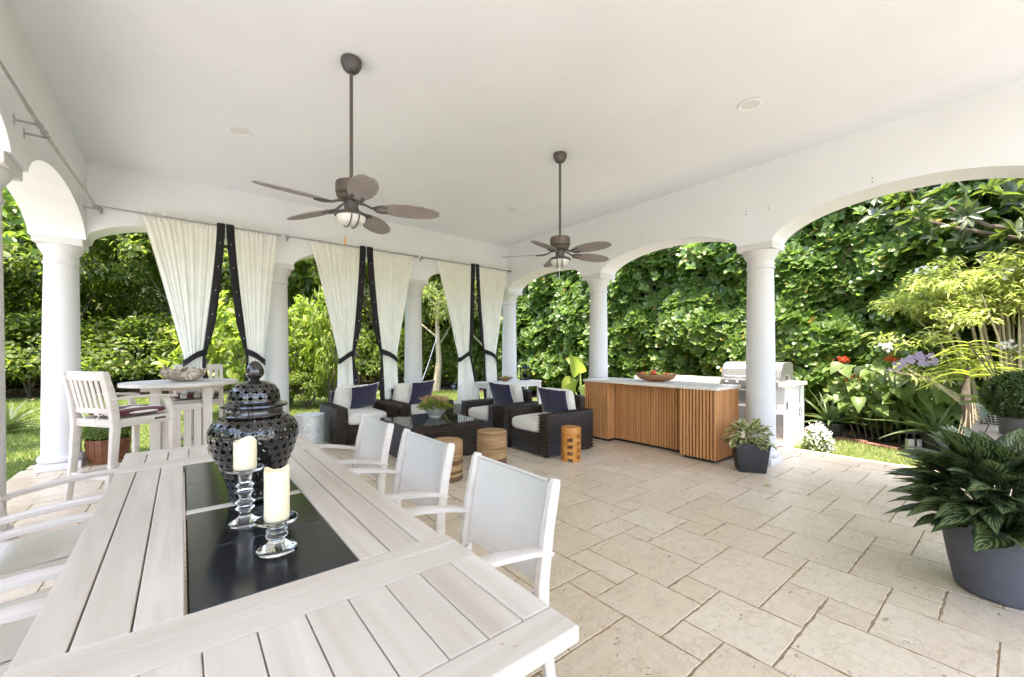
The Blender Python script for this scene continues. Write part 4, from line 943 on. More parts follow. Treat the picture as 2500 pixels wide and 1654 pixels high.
fb = thing('fluted_bowl', 'fluted pewter bowl planted with rust and cream kalanchoe', 'planter', (2.80, 5.23, .456))
part(MB().lathe([(.085, 0), (.088, .008), (.080, .014), (.10, .03), (.135, .07), (.158, .11), (.166, .135), (.160, .137), (.150, .11), (.10, .10)], 84, fl=lambda a, i: 1 + (.045 * (abs(cos(6 * a)) ** .7 - .5) if 2 < i < 7 else 0)), 'bowl', PEWT, fb)
part(MB().lathe([(0, .10), (.15, .10)], 20, cap=False), 'soil', SOIL, fb)
def scatterobj(parent, name, t, P, D, Nn, L, W, mat, **k):
    V, F = scatter(t, P, D, Nn, L, W); return link(name, npmesh(name, V, F, mat), parent, **k)
rg = np.random.default_rng(21); n = 420; a = rg.uniform(0, 2 * pi, n); r = .225 * np.sqrt(rg.uniform(0, 1, n)); P = np.stack([r * np.cos(a), r * np.sin(a), .11 + rg.uniform(0, .13, n) * (1 - (r / .25) ** 2)], 1)
scatterobj(fb, 'foliage', T_OVAL, P, np.stack([np.cos(a), np.sin(a), rg.uniform(.1, 1.2, n)], 1), np.stack([np.cos(a) * .3, np.sin(a) * .3, np.ones(n)], 1) + rg.normal(size=(n, 3)) * .3, rg.uniform(.035, .07, n), rg.uniform(.022, .04, n), KALA, kind='stuff')
for k in range(26):
    a = k * 2.4; r_ = .205 * math.sqrt((k + .5) / 26); c = np.array([r_ * cos(a), r_ * sin(a), .225 + .06 * math.cos(r_ / .205 * 1.3) + .012 * sin(k * 3.)])
    h_ = rg.normal(size=(46, 3)) * np.array([.017, .017, .011]) + c
    scatterobj(fb, 'flower_head', T_RH, h_, rg.normal(size=(46, 3)) + np.array([0, 0, .6]), rg.normal(size=(46, 3)) + np.array([0, 0, 1.]), rg.uniform(.009, .016, 46), rg.uniform(.008, .012, 46), KALF if k % 4 else KALA)

def drum(label, loc, r, h, seed):
    t = thing('drum_table', label, 'side table', loc, 0, 'silver coral drum tables')
    part(netsurf(lambda u, v, o: ((r + o) * cos(2 * pi * u), (r + o) * sin(2 * pi * u), h * v), 38, 13, .006, .60, .36, seed), 'pierced_side', SILV, t, ang=50)
    part(netsurf(lambda u, v, o: ((.02 + (r - .02) * v) * cos(2 * pi * u), (.02 + (r - .02) * v) * sin(2 * pi * u), h + o), 32, 6, .005, .5, .3, seed + 1), 'pierced_top', SILV, t, ang=50)
    for z in (.004, h - .001): part(MB().lathe([(r - .006, z - .004), (r + .002, z - .004), (r + .002, z + .004), (r - .006, z + .004)], 48, cap=False), 'rim', SILV, t)
drum('silver pierced drum side table left of the leftmost armchair', (1.465, 6.58, 0), .20, .455, 5)
drum('silver pierced drum side table in the gap behind the coffee table', (3.90, 6.42, 0), .19, .455, 9)

def pouf(label, loc, r, h, bands):
    t = thing('rope_pouf', label, 'pouf', loc, 0, 'seagrass rope stools')
    z = .012; k = 0; coil = .0155
    groups = {}
    while z < h - .012:
        q = z / h; nm = next(m for m, lim in bands if q <= lim); groups.setdefault(nm, []).append(z); z += coil; k += 1
    for nm, zs in groups.items():
        m = MB()
        for zc in zs:
            w = .006 * mnoise.noise((zc * 20, loc[0], 1)); 
            prof = [(.0088 * cos(2 * pi * j / 6), .0088 * sin(2 * pi * j / 6)) for j in range(6)]; N_ = 56; vs = []
            for i in range(N_):
                a = 2 * pi * i / N_; tw_ = a * 22; vs += [((r - .006 + w + p * (1 + .16 * sin(tw_ + 1)) ) * cos(a), (r - .006 + w + p) * sin(a), zc + b * (1 + .12 * cos(tw_)) + .002 * sin(a * 2 + zc * 90)) for p, b in prof]
            m.add(vs, [(i * 6 + j, ((i + 1) % N_) * 6 + j, ((i + 1) % N_) * 6 + (j + 1) % 6, i * 6 + (j + 1) % 6) for i in range(N_) for j in range(6)])
        part(m, 'rope_coils' if nm == 'l' else 'dark_rope_coils', ROPE if nm == 'l' else ROPED, t, ang=80, kind='stuff')
    m = MB(); rr_ = r - .012
    while rr_ > .01:
        N_ = max(12, int(rr_ * 280)); vs = []
        for i in range(N_):
            a = 2 * pi * i / N_; vs += [((rr_ + .0088 * cos(2 * pi * j / 6)) * cos(a), (rr_ + .0088 * cos(2 * pi * j / 6)) * sin(a), h - .010 + .0075 * sin(2 * pi * j / 6)) for j in range(6)]
        m.add(vs, [(i * 6 + j, ((i + 1) % N_) * 6 + j, ((i + 1) % N_) * 6 + (j + 1) % 6, i * 6 + (j + 1) % 6) for i in range(N_) for j in range(6)]); rr_ -= .0155
    part(m, 'top_coils', ROPE, t, ang=80, kind='stuff')
    part(MB().cyl((0, 0, 0), (0, 0, h - .014), r - .014, n=28), 'inner_frame', ROPED, t)
pouf('taller seagrass rope stool with a dark lower band, right of the coffee table corner', (2.865, 3.955, 0), .175, .445, [('d', .30), ('l', 2)])
pouf('seagrass rope stool with several dark stripes, standing behind the middle dining chair', (2.235, 3.905, 0), .165, .425, [('d', .12), ('l', .2), ('d', .28), ('l', .40), ('d', .52), ('l', 2)])

# carved amber stool: rings of blocks with open slots between
st = thing('carved_stool', 'amber carved wood stool with staggered square holes', 'stool', (3.845, 3.60, 0))
SR, SH = .125, .425
def ringsec(a0, a1, z0, z1, ro=SR, ri=SR - .042, n=8):
    V = []
    for i in range(n + 1):
        a = a0 + (a1 - a0) * i / n; c, s_ = cos(a), sin(a); V += [(ro * c, ro * s_, z0), (ro * c, ro * s_, z1), (ri * c, ri * s_, z1), (ri * c, ri * s_, z0)]
    F = [(4 * i + j, 4 * i + 4 + j, 4 * i + 4 + (j + 1) % 4, 4 * i + (j + 1) % 4) for i in range(n) for j in range(4)] + [(0, 1, 2, 3), (4 * n + 3, 4 * n + 2, 4 * n + 1, 4 * n)]
    return MB().add(V, F)
lev = [0, .042, .084, .126, .168, .210, .252, .294, .336]
for i in range(8):
    for k in range(3):
        a = 2 * pi * k / 3 + (pi / 3 if i % 2 else 0) + R(216)
        part(ringsec(a + .29, a + 2 * pi / 3 - .29, lev[i] + .0004, lev[i + 1] - .0004, SR - .001 * (i % 2)), 'carved_block', STOOLW, st, .0015, 1)
part(MB().lathe([(0, .336), (SR, .336), (SR + .001, .345), (SR, .412), (SR - .01, .425), (0, .425)], 40, cap=False), 'seat', STOOLW, st)

# console with lantern and leaf bowl
co = thing('console_table', 'white painted console table behind the wicker armchairs', 'console table', (4.95, 6.27, 0))
part(MB().box(-.655, .655, -.235, .235, .775, .805), 'top', WPAINT, co, .003)
for y in (-.205, .205): part(MB().box(-.56, .56, y - .012, y + .012, .70, .774), 'apron', WPAINT, co, .002)
for x in (-.615, .615): part(MB().box(x - .012, x + .012, -.165, .165, .70, .774), 'apron', WPAINT, co, .002)
for x in (-.61, .61):
    for y in (-.195, .195): part(MB().box(x - .03, x + .03, y - .03, y + .03, 0, .7745), 'leg', WPAINT, co, .003)
la = thing('lantern', 'black metal lantern with crossed panes on the console table', 'lantern', (5.42, 6.33, .806), R(20))
part(MB().box(-.085, .085, -.085, .085, 0, .016), 'base', BRONZ, la, .002)
for x in (-.07, .07):
    for y in (-.07, .07): part(MB().box(x - .007, x + .007, y - .007, y + .007, .016, .225), 'corner_bar', BRONZ, la)
for ax in range(4):
    M = Matrix.Rotation(ax * pi / 2, 4, 'Z'); b = MB(); b.bar((-.063, .072, .02), (.063, .072, .22), .005, .005, up=(0, 1, 0)); b.bar((.063, .0745, .02), (-.063, .0745, .22), .005, .004, up=(0, 1, 0)); part(b.move(M), 'crossed_bars', BRONZ, la)
    part(MB().box(-.062, .062, .0665, .069, .017, .224).move(M), 'pane', GLASS, la, smooth=False)
part(MB().box(-.088, .088, -.088, .088, .225, .238), 'roof_plate', BRONZ, la, .002)
part(MB().add([(-.08, -.08, .238), (.08, -.08, .238), (.08, .08, .238), (-.08, .08, .238), (-.035, -.035, .29), (.035, -.035, .29), (.035, .035, .29), (-.035, .035, .29)], [(0, 1, 5, 4), (1, 2, 6, 5), (2, 3, 7, 6), (3, 0, 4, 7), (4, 5, 6, 7)]), 'roof', BRONZ, la, smooth=False)
part(MB().box(-.025, .025, -.025, .025, .29, .315), 'cap', BRONZ, la, .003)
part(MB().tube([(.022 * cos(a), 0, .330 + .022 * sin(a)) for a in [2 * pi * j / 16 for j in range(17)]], .003, 6), 'ring', BRONZ, la)
part(MB().cyl((0, 0, .016), (0, 0, .11), .03, n=20), 'candle', WAX, la)
lb = thing('leaf_bowl', 'small brown leaf-shaped bowl with a green succulent on the console', 'bowl', (4.86, 6.27, .806))
part(MB().lathe([(.04, 0), (.05, .012), (.09, .03), (.13, .06), (.15, .075), (.145, .078), (.09, .045), (0, .03)], 60, fl=lambda a, i: 1 + (.10 * abs(cos(3.5 * a)) - .05 if i > 1 else 0)), 'bowl', BOWLW, lb)
for k in range(16):
    a = k * 2.4; e = .35 + .9 * k / 16; V, F = scatter(T_OVAL, [(0, 0, .035)], [(cos(a) * cos(e), sin(a) * cos(e), sin(e))], [(0, 0, 1)], .095, .035); link('leaf', npmesh('leaf', V, F, KALA), lb)

# ================================================================== KITCHEN SIDE
isl = thing('slatted_island', 'long kitchen island clad in upright cedar slats under a cream stone top', 'kitchen island', (5.38, 3.39, 0))
def ib(mb, name, mat, **k):
    mb.v = [(x - 5.38, y - 3.39, z) for x, y, z in mb.v]; return part(mb, name, mat, isl, **k)
IX0, IX1, IY0, IY1 = 5.06, 5.70, 2.352, 4.44
ib(MB().box(IX0 + .024, IX1, IY0 + .024, 2.80, .05, .895).box(5.264, IX1 - .002, 2.80, 3.99, .05, .895).box(IX0 + .024, IX1, 3.99, IY1, .05, .895), 'backing_board', DARK, smooth=False)
ib(MB().box(IX0 + .05, IX1 - .02, IY0 + .05, 2.79, 0, .05).box(5.29, IX1 - .03, 2.79, 4.0, 0, .05).box(IX0 + .05, IX1 - .02, 4.0, IY1 - .02, 0, .05), 'toe_kick', DARK, smooth=False)
SM = {}
def slat(cx, cy_, wide_axis):
    if wide_axis not in SM:
        w, d = (.027, .022) if wide_axis == 'y' else (.022, .027)
        SM[wide_axis] = MB().box(-.4275, .4275, -.0135, .0135, -.011, .011).mesh('slat', SLATW, .0018, 1)
    link('slat', SM[wide_axis], isl, (cx - 5.38, cy_ - 3.39, .468), (0, -pi / 2, 0) if wide_axis == 'y' else (0, -pi / 2, pi / 2))
def run_y(x, y0, y1):
    n = int(round((y1 - y0 - .027) / .0415)); 
    for i in range(n + 1): slat(x, y0 + .0135 + (y1 - y0 - .027) * i / n, 'y')
def run_x(y, x0, x1):
    n = max(1, int(round((x1 - x0 - .027) / .0415)))
    for i in range(n + 1): slat(x0 + .0135 + (x1 - x0 - .027) * i / n, y, 'x')
run_y(IX0 + .011, IY0, 2.812); run_y(5.25, 2.83, 3.972); run_y(IX0 + .011, 3.978, IY1); run_x(IY0 + .011, IX0 + .026, IX1); run_x(2.801, IX0 + .026, 5.235); run_x(3.989, IX0 + .026, 5.235); run_x(IY1 - .011, IX0 + .026, IX1)
ib(MB().box(IX0 - .022, IX1 + .03, IY0 - .022, IY1 + .012, .897, .937), 'stone_top', QUARTZ, bev=.006)
fbo = thing('fruit_bowl', 'long carved wooden bowl filled with fruit on the island top', 'bowl', (5.40, 3.38, .938), R(99))
m = MB()
def fbw(u, v):
    a = 2 * pi * u; k = .32 + .68 * math.sin(min(1, v) * pi / 2); return (.30 * k * cos(a) * (1 - .10 * sin(a) ** 2), .145 * k * sin(a), .006 + .098 * v ** 1.8 + .012 * cos(2 * a) * v)
m.grid(fbw, 48, 10, True); n0 = len(m.v); m.add([(x * .93, y * .90, z + .010) for x, y, z in m.v[:n0]], [tuple(reversed(f)) for f in m.f]); k_ = 48 * 10
m.f += [(k_ + i, k_ + (i + 1) % 48, n0 + k_ + (i + 1) % 48, n0 + k_ + i) for i in range(48)]
part(m, 'bowl', BOWLW, fbo); part(MB().lathe([(0, .02), (.09, .02), (.1, 0), (0, 0)], 24), 'foot', BOWLW, fbo)
ORG = simple('orange_peel', (.78, .16, .03), .5, var=.12, bump=.2, bscale=200); GRN = simple('green_fruit_skin', (.42, .40, .06), .45, var=.3, scale=14); TOM = simple('red_fruit_skin', (.62, .075, .03), .35, var=.2)
fm = {k: MB().lathe([(0, -1), (.38, -.93), (.71, -.7), (.92, -.38), (1, 0), (.92, .38), (.71, .7), (.38, .9), (.06, .86), (0, .83)], 18, cap=False).mesh('fruit', mm) for k, mm in (('o', ORG), ('g', GRN), ('t', TOM))}
ca, sa = cos(R(99)), sin(R(99))
for (lx, ly, z, r, k, sq, lb) in [(.20, -.02, .098, .040, 'o', 1, 'orange at the far left end of the fruit bowl'), (.02, .015, .128, .042, 't', 1, 'red fruit on top of the pile, the highest in the bowl'), (-.17, 0, .098, .038, 'o', 1, 'orange at the right in the fruit bowl beside the green fruit'),
        (.12, .04, .10, .036, 'g', .8, 'greenish yellow fruit between the orange and the red one'), (.10, -.045, .10, .036, 'g', .75, 'yellow-green fruit in front of the tallest red fruit'), (-.06, .02, .10, .038, 'g', .8, 'greenish fruit right of the tallest red fruit'),
        (-.10, -.045, .095, .034, 'g', .8, 'yellow-green fruit at the front rim of the wooden bowl'), (-.235, .0, .100, .034, 'g', .9, 'green fruit at the far right end of the wooden bowl')]:
    o = link('fruit', fm[k], None, (5.40 + lx * ca - ly * sa, 3.38 + lx * sa + ly * ca, .938 + z), (lx * 9, ly * 30, lx * 5)); o.scale = (r * (1.5 if sq < 1 else 1), r, r * sq); tag(o, lb, 'fruit', 'fruit in the wooden bowl')

kc = thing('outdoor_kitchen', 'white outdoor kitchen counter with steel drawers beyond the column', 'kitchen counter', (7.31, 3.4, 0))
def kb(mb, name, mat, **k):
    mb.v = [(x - 7.31, y - 3.4, z) for x, y, z in mb.v]; return part(mb, name, mat, kc, **k)
kb(MB().box(6.89, 7.73, 2.20, 4.7, -.09, .848), 'cabinet', WPAINT, bev=.004)
kb(MB().box(6.84, 7.77, 2.165, 4.75, .85, .905), 'worktop', QUARTZ, bev=.006)
for i, (y0, y1, z0, z1) in enumerate([(2.34, 3.06, .60, .835), (2.34, 3.06, .10, .585), (3.12, 3.8, .10, .835)]):
    d = kb(MB().box(6.868, 6.889, y0, y1, z0, z1), 'drawer' if i == 0 else 'door', STEEL, bev=.003)
    part(MB().tube([(6.868 - 7.31, y0 + .1 - 3.4, z1 - .05), (6.835 - 7.31, y0 + .11 - 3.4, z1 - .05), (6.835 - 7.31, y1 - .11 - 3.4, z1 - .05), (6.868 - 7.31, y1 - .1 - 3.4, z1 - .05)], .008, 8), 'handle', STEEL, d)
for z in (.70, .72): kb(MB().cyl((6.867, 2.42, z), (6.865, 2.42, z), .008, n=10), 'lock', DARK)
hp = kb(MB().box(6.93, 6.98, 2.185, 2.1985, .52, .63), 'pull_plate', GALV, bev=.002)
kb(MB().box(6.88, 6.8895, 2.215, 2.31, .10, .45), 'side_panel', GALV)
sb = kb(MB().box(6.95, 7.5, 3.25, 3.62, .906, .93), 'side_burner_lid', STEEL, bev=.006)
kb(MB().tube([(7.35, 3.15, .905), (7.35, 3.15, .97), (7.30, 3.16, .985), (7.2, 3.17, .98)], .012, 10).cyl((7.35, 3.15, .975), (7.35, 3.15, .99), .022), 'tap', STEEL)
gr = thing('gas_grill', 'stainless steel grill hood standing on the white counter behind the column', 'grill', (7.15, 2.68, .906))
def hood(y0, y1):
    pr = [(-.27, .035), (-.27, .09), (-.235, .20), (-.18, .275), (-.08, .305), (.20, .305), (.26, .27), (.28, .035)]; n = len(pr)
    return MB().add([(x, y0, z) for x, z in pr] + [(x, y1, z) for x, z in pr], [tuple(range(n)), tuple(reversed(range(n, 2 * n)))] + [(i, n + i, n + (i + 1) % n, (i + 1) % n) for i in range(n)])
part(hood(-.40, .40), 'hood', STEEL, gr, .006, ang=50); e0 = part(hood(-.425, -.402), 'hood_end', GALV, gr, .004, ang=50); part(hood(.402, .425), 'hood_end', GALV, gr, .004, ang=50)
part(MB().box(-.33, .28, -.42, .42, -.06, .033), 'fire_box', STEEL, gr, .005)
part(MB().tube([(-.275, -.36, .075), (-.315, -.36, .08), (-.315, .36, .08), (-.275, .36, .075)], .012, 10), 'hood_handle', STEEL, gr)
for y in (-.32, -.16, 0, .16, .32): part(MB().lathe([(.0, 0), (.026, 0), (.026, .012), (.018, .016), (.016, .035), (0, .036)], 18).move(Matrix.Translation((-.331, y, -.012)) @ Matrix.Rotation(R(-90), 4, 'Y')), 'knob', STEEL, gr)
gb = part(MB().box(-.05, .06, -.495, -.427, .03, .115), 'rotisserie_motor', GLASS, gr, .004)
cb = thing('power_cable', 'thin dark cable hanging in a coil down the end of the white counter', 'cable', (7.45, 2.19, .70))
pts = [(.0, -.10, .33), (.01, -.06, .27), (.0, -.033, .21), (.005, -.012, .10), (-.005, -.012, -.08), (.0, -.014, -.19)]
part(MB().tube(pts + [(.045 * sin(a) * (1 + .12 * sin(a * .37)), -.016 - .003 * (k % 3), -.25 + .065 * cos(a)) for k, a in enumerate([2 * pi * j / 14 for j in range(1, 52)])], .0035, 6), 'cord', DARK, cb)

# ---- planters
def frame_from(D, Nn):
    D = Vector(D).normalized(); X = D.cross(Vector(Nn)).normalized(); Z = X.cross(D); return Matrix((X, D, Z)).transposed().to_4x4()
def leafmesh(name, t, mat, wave=0, seed=0):
    V, F, U = t; V = V.copy(); 
    if wave: V[:, 2] += wave * np.sin(V[:, 1] * 9 + seed) * np.abs(V[:, 0])
    return npmesh(name, V, F, mat, U)
def put_leaf(me, parent, p, D, Nn, L, W, name='leaf'):
    o = link(name, me, parent); o.matrix_local = Matrix.Translation(p) @ frame_from(D, Nn) @ Matrix.Diagonal((W, L, L, 1)); return o
pt = thing('tapered_planter', 'square charcoal planter with a cream-edged leafy plant at the column foot', 'planter', (5.15, 2.0, 0), R(-57))
a, b = .135, .175
part(MB().add([(-a, -a, 0), (a, -a, 0), (a, a, 0), (-a, a, 0), (-b, -b, .335), (b, -b, .335), (b, b, .335), (-b, b, .335), (-b + .015, -b + .015, .335), (b - .015, -b + .015, .335), (b - .015, b - .015, .335), (-b + .015, b - .015, .335), (-b + .02, -b + .02, .29), (b - .02, -b + .02, .29), (b - .02, b - .02, .29), (-b + .02, b - .02, .29)],
     [(0, 3, 2, 1)] + [(i, (i + 1) % 4, 4 + (i + 1) % 4, 4 + i) for i in range(4)] + [(4 + i, 4 + (i + 1) % 4, 8 + (i + 1) % 4, 8 + i) for i in range(4)] + [(8 + i, 8 + (i + 1) % 4, 12 + (i + 1) % 4, 12 + i) for i in range(4)]), 'pot', POTB, pt, .004)
part(MB().box(-b + .021, b - .021, -b + .021, b - .021, .27, .30), 'soil', SOIL, pt)
vm = [leafmesh('leaf', T_OVAL, VARI, .06, s) for s in (0, 2)]; rg = random.Random(5)
for k in range(190):
    az = k * 2.39996; e = rg.uniform(-.2, 1.35); rr_ = rg.uniform(.05, .21) * (1.15 - .4 * max(0, e)); z = .32 + .20 * math.sin(max(0, e)) * rg.uniform(.6, 1.1) + rg.uniform(-.02, .03)
    put_leaf(vm[k % 2], pt, (rr_ * cos(az), rr_ * sin(az), z), (cos(az + rg.uniform(-.6, .6)), sin(az + rg.uniform(-.6, .6)), math.tan(min(1.1, max(-.6, e - .35)))), (rg.uniform(-.3, .3), rg.uniform(-.3, .3), 1), rg.uniform(.075, .115), rg.uniform(.055, .078))
bg_ = thing('big_planter', 'large round slate-blue pot holding a striped-leaf plant at the right edge', 'planter', (3.625, .085, 0))
part(MB().lathe([(.0, 0), (.165, 0), (.18, .012), (.187, .03), (.212, .16), (.233, .30), (.246, .40), (.247, .415), (.235, .415), (.228, .38)], 56, cap=False), 'pot', POTG, bg_)
part(MB().lathe([(0, .375), (.232, .385)], 24, cap=False), 'soil', SOIL, bg_)
sm_ = [leafmesh('leaf', tpl([(0, .08), (.1, .5), (.25, .88), (.42, 1.0), (.6, .86), (.78, .52), (.9, .24), (1, .02)], .06, cu, 4), STRIPE, .05, s) for s, cu in ((0, .38), (2, .25), (4, .5), (1, .6))]
rg = random.Random(12); stm = MB()
for k in range(230):
    u = (k + .5) / 230; az = k * 2.39996 + rg.uniform(-.2, .2); e = math.asin(min(1, u * .96)) * 1.0; rad = .36 * cos(e) + .02; z = .445 + .30 * math.sin(e) + rg.uniform(-.03, .03) - (.05 if u < .12 else 0)
    p = Vector((rad * .60 * cos(az), rad * .60 * sin(az), z)); d = Vector((cos(az + rg.uniform(-.35, .35)), sin(az + rg.uniform(-.35, .35)), math.tan(min(1.25, e * .95 + .28)) * .75 + .02))
    L = rg.uniform(.20, .28) * (1.05 - .15 * u); put_leaf(sm_[k % 4], bg_, p, d, (rg.uniform(-.35, .35), rg.uniform(-.35, .35), 1.2), L, L * rg.uniform(.46, .57))
    if k % 3 == 0: stm.tube([(p.x * .25, p.y * .25, .38), (p.x * .6, p.y * .6, .38 + (z - .38) * .6), tuple(p)], .006, 5)
part(stm, 'stems', simple('green_stem', (.05, .09, .03), .5), bg_, kind='stuff')

# ---- teak table at the right with box ball, orchid basket
rt = thing('teak_table', 'weathered grey teak table at the right edge behind the striped plant', 'table', (5.24, -.045, 0))
for k in range(5): board(rt, 'plank', TEAKG, -.60, .60, -.242 + k * .098, -.242 + k * .098 + .094, .692, .72, 'x', .003)
for x0, x1 in ((-.715, -.604), (.604, .715)): board(rt, 'end_board', TEAKG, x0, x1, -.335, .335, .690, .7205, 'y', .003)
for y0, y1 in ((-.335, -.246), (.250, .335)): board(rt, 'side_board', TEAKG, -.602, .602, y0, y1, .691, .7200, 'x', .003)
for y in (-.30, .276): board(rt, 'apron', TEAKG, -.60, .60, y, y + .024, .600, .689, 'x')
for x in (-.68, .655): board(rt, 'apron', TEAKG, x, x + .025, -.27, .27, .600, .689, 'y')
for x in (-.69, .62):
    for y in (-.31, .24): board(rt, 'leg', TEAKG, x, x + .07, y, y + .07, 0, .6885, 'z', .006)
bb = thing('boxwood_ball', 'dense dark green box ball in a low grey pot on the teak table', 'potted plant', (5.11, -.01, .7212))
part(MB().lathe([(0, 0), (.135, 0), (.142, .006), (.146, .14), (.140, .145), (.130, .13), (0, .125)], 48, cap=False), 'pot', POTC, bb)
core(bb, (0, 0, .30), .185, .80); leafball(bb, 'foliage', (0, 0, .30), .235, 7000, BOXW, .026, .014, 31, T_OVAL, .80, -.8)
ob = thing('orchid_basket', 'white wire basket of strap-leaved orchid behind the box ball', 'potted plant', (5.80, .14, .7212))
wb_ = MB()
for j in range(8): z = .008 + .155 * j / 7; wb_.tube([((.10 + .045 * j / 7) * cos(a), (.10 + .045 * j / 7) * sin(a), z) for a in [2 * pi * i / 24 for i in range(25)]], .0028, 5)
for i in range(26): a = 2 * pi * i / 26; wb_.tube([(.10 * cos(a), .10 * sin(a), .008), (.145 * cos(a), .145 * sin(a), .163)], .0025, 5)
part(wb_, 'wire_basket', WPAINT, ob); part(MB().lathe([(0, .01), (.09, .01), (.125, .14), (0, .15)], 20), 'potting_bark', MULCH, ob)
part(MB().box(-.16, .14, -.12, .12, -.0005, .007), 'glass_tray', GLASS, ob, .002)
om = leafmesh('leaf', tpl([(0, .3), (.25, .75), (.6, 1), (.88, .75), (1, .1)], .06, .35, 2), ORCHL)
for az, e, L in [(2.5, .35, .34), (2.9, .08, .36), (1.9, .6, .30), (.8, .5, .32), (4.2, .25, .3), (5.3, .45, .34), (3.4, .9, .30), (2.2, 1.1, .26)]: put_leaf(om, ob, (.03 * cos(az), .03 * sin(az), .16), (cos(az), sin(az), math.tan(e)), (0, 0, 1), L, .085)
for az, h_ in ((2.0, .55), (2.7, .62), (.6, .5)): part(MB().tube([(0, 0, .16), (.05 * cos(az), .05 * sin(az), .16 + h_ * .5), (.20 * cos(az), .20 * sin(az), .16 + h_)], .005, 6), 'flower_stem', BARK, ob)
va = thing('yellow_orchid', 'yellow-green orchid with two ranks of arching strap leaves above the teak table', 'plant', (7.45, .42, 0))
vmz = leafmesh('leaf', tpl([(0, .7), (.2, 1), (.45, .95), (.75, .7), (1, .1)], .035, .75, 2), VANDA)
part(MB().tube([(0, 0, -.05), (.02, 0, .4), (-.02, .03, .85), (.02, .0, 1.5)], .055, 9, [1.2, 1, .8, .35]), 'post', BARK, va); rg = random.Random(2)
for k in range(30):
    sg = 1 if k % 2 else -1; z = 1.02 + .016 * k; d = Vector((.42 * sg + rg.uniform(-.3, .3), -.85 * sg + rg.uniform(-.25, .25), .45 + rg.uniform(-.1, .25))); put_leaf(vmz, va, (rg.uniform(-.02, .02), 0, z), d, (rg.uniform(-.3, .3), rg.uniform(-.3, .3), 1), (.40 - .005 * k) * rg.uniform(.85, 1.1), .046)
for k in range(14):
    a = k * 2.4; part(MB().tube([(.04 * cos(a), .04 * sin(a), .55 + .02 * k), (.10 * cos(a), .10 * sin(a), .35), (.13 * cos(a + .4), .13 * sin(a + .4), .1 - .05 * (k % 3))], .005, 5), 'air_root', BARKL, va)
def aloe(label, loc, potm, pr, ph, n, L, seed, w=.075):
    t = thing('aloe_plant', label, 'potted plant', loc, 0, 'potted aloes in the border'); part(MB().lathe([(0, 0), (pr * .82, 0), (pr * .86, .01), (pr, ph - .03), (pr * 1.05, ph - .025), (pr * 1.05, ph), (pr * .95, ph), (pr * .92, ph - .03), (0, ph - .03)], 36, cap=False), 'pot', potm, t)
    am = leafmesh('blade', tpl([(0, 1), (.2, .92), (.45, .72), (.7, .45), (.88, .2), (1, .02)], .055, .42, 2), ALOE); am2 = leafmesh('blade', tpl([(0, 1), (.2, .92), (.45, .72), (.7, .45), (.88, .2), (1, .02)], .055, .12, 2), ALOE); rg = random.Random(seed)
    for k in range(n):
        az = k * 2.39996; e = .22 + 1.15 * (k / n) ** .9; put_leaf(am if e < .8 else am2, t, (.04 * cos(az), .04 * sin(az), ph - .02), (cos(az), sin(az), math.tan(min(e, 1.4))), (0, 0, 1), L * rg.uniform(.8, 1.1), w, 'blade')
aloe('aloe with long arching blades in a black pot on the brick edging', (8.58, 2.05, -.06), POTN, .165, .24, 22, .62, 3)
aloe('upright aloe in a dark pot behind the small terracotta jug', (8.36, .80, -.06), POTN, .16, .28, 22, .62, 8)
jg = thing('terracotta_jug', 'small weathered terracotta jug with white lettering and silvery sprigs', 'jug', (7.98, .62, -.05))
part(MB().lathe([(0, 0), (.05, 0), (.075, .05), (.098, .13), (.10, .18), (.085, .235), (.058, .265), (.055, .285), (.066, .305), (.064, .312), (.05, .305), (.045, .27)], 32, cap=False), 'jug_body', TERRA, jg)
for sg in (1, -1):
    az = R(128) + (0 if sg > 0 else pi); part(MB().tube([(r_ * cos(az), r_ * sin(az), z) for r_, z in ((.060, .29), (.095, .285), (.108, .255), (.088, .225))], .010, 8), 'handle', TERRA, jg)
V_ = np.random.default_rng(3); q = V_.normal(size=(120, 3)) * np.array([.035, .035, .03]) + np.array([0, 0, .35]); scatterobj(jg, 'silver_sprigs', T_OVAL, q, V_.normal(size=(120, 3)) + np.array([0, 0, .7]), V_.normal(size=(120, 3)), .05, .016, GREYL, kind='stuff')
fc = bpy.data.curves.new('lettering', 'FONT'); fc.body = '1501'; fc.size = .062; fc.align_x = 'CENTER'; fc.extrude = .002; fc.materials.append(MARK)
dg = bpy.context.evaluated_depsgraph_get(); fo = bpy.data.objects.new('lettering_curve', fc); COL.objects.link(fo); dg.update(); fme = bpy.data.meshes.new_from_object(fo.evaluated_get(bpy.context.evaluated_depsgraph_get())); bpy.data.objects.remove(fo)
for v in fme.vertices:      # wrap the lettering round the jug, facing the patio
    x, y, z = v.co; a = R(184.5) + x / .1; rr_ = .1005 + z; v.co = (rr_ * cos(a), rr_ * sin(a), .115 + y)
fme.materials.clear(); fme.materials.append(MARK); link('lettering', fme, jg)

# ================================================================== GARDEN
rng = np.random.default_rng(42)
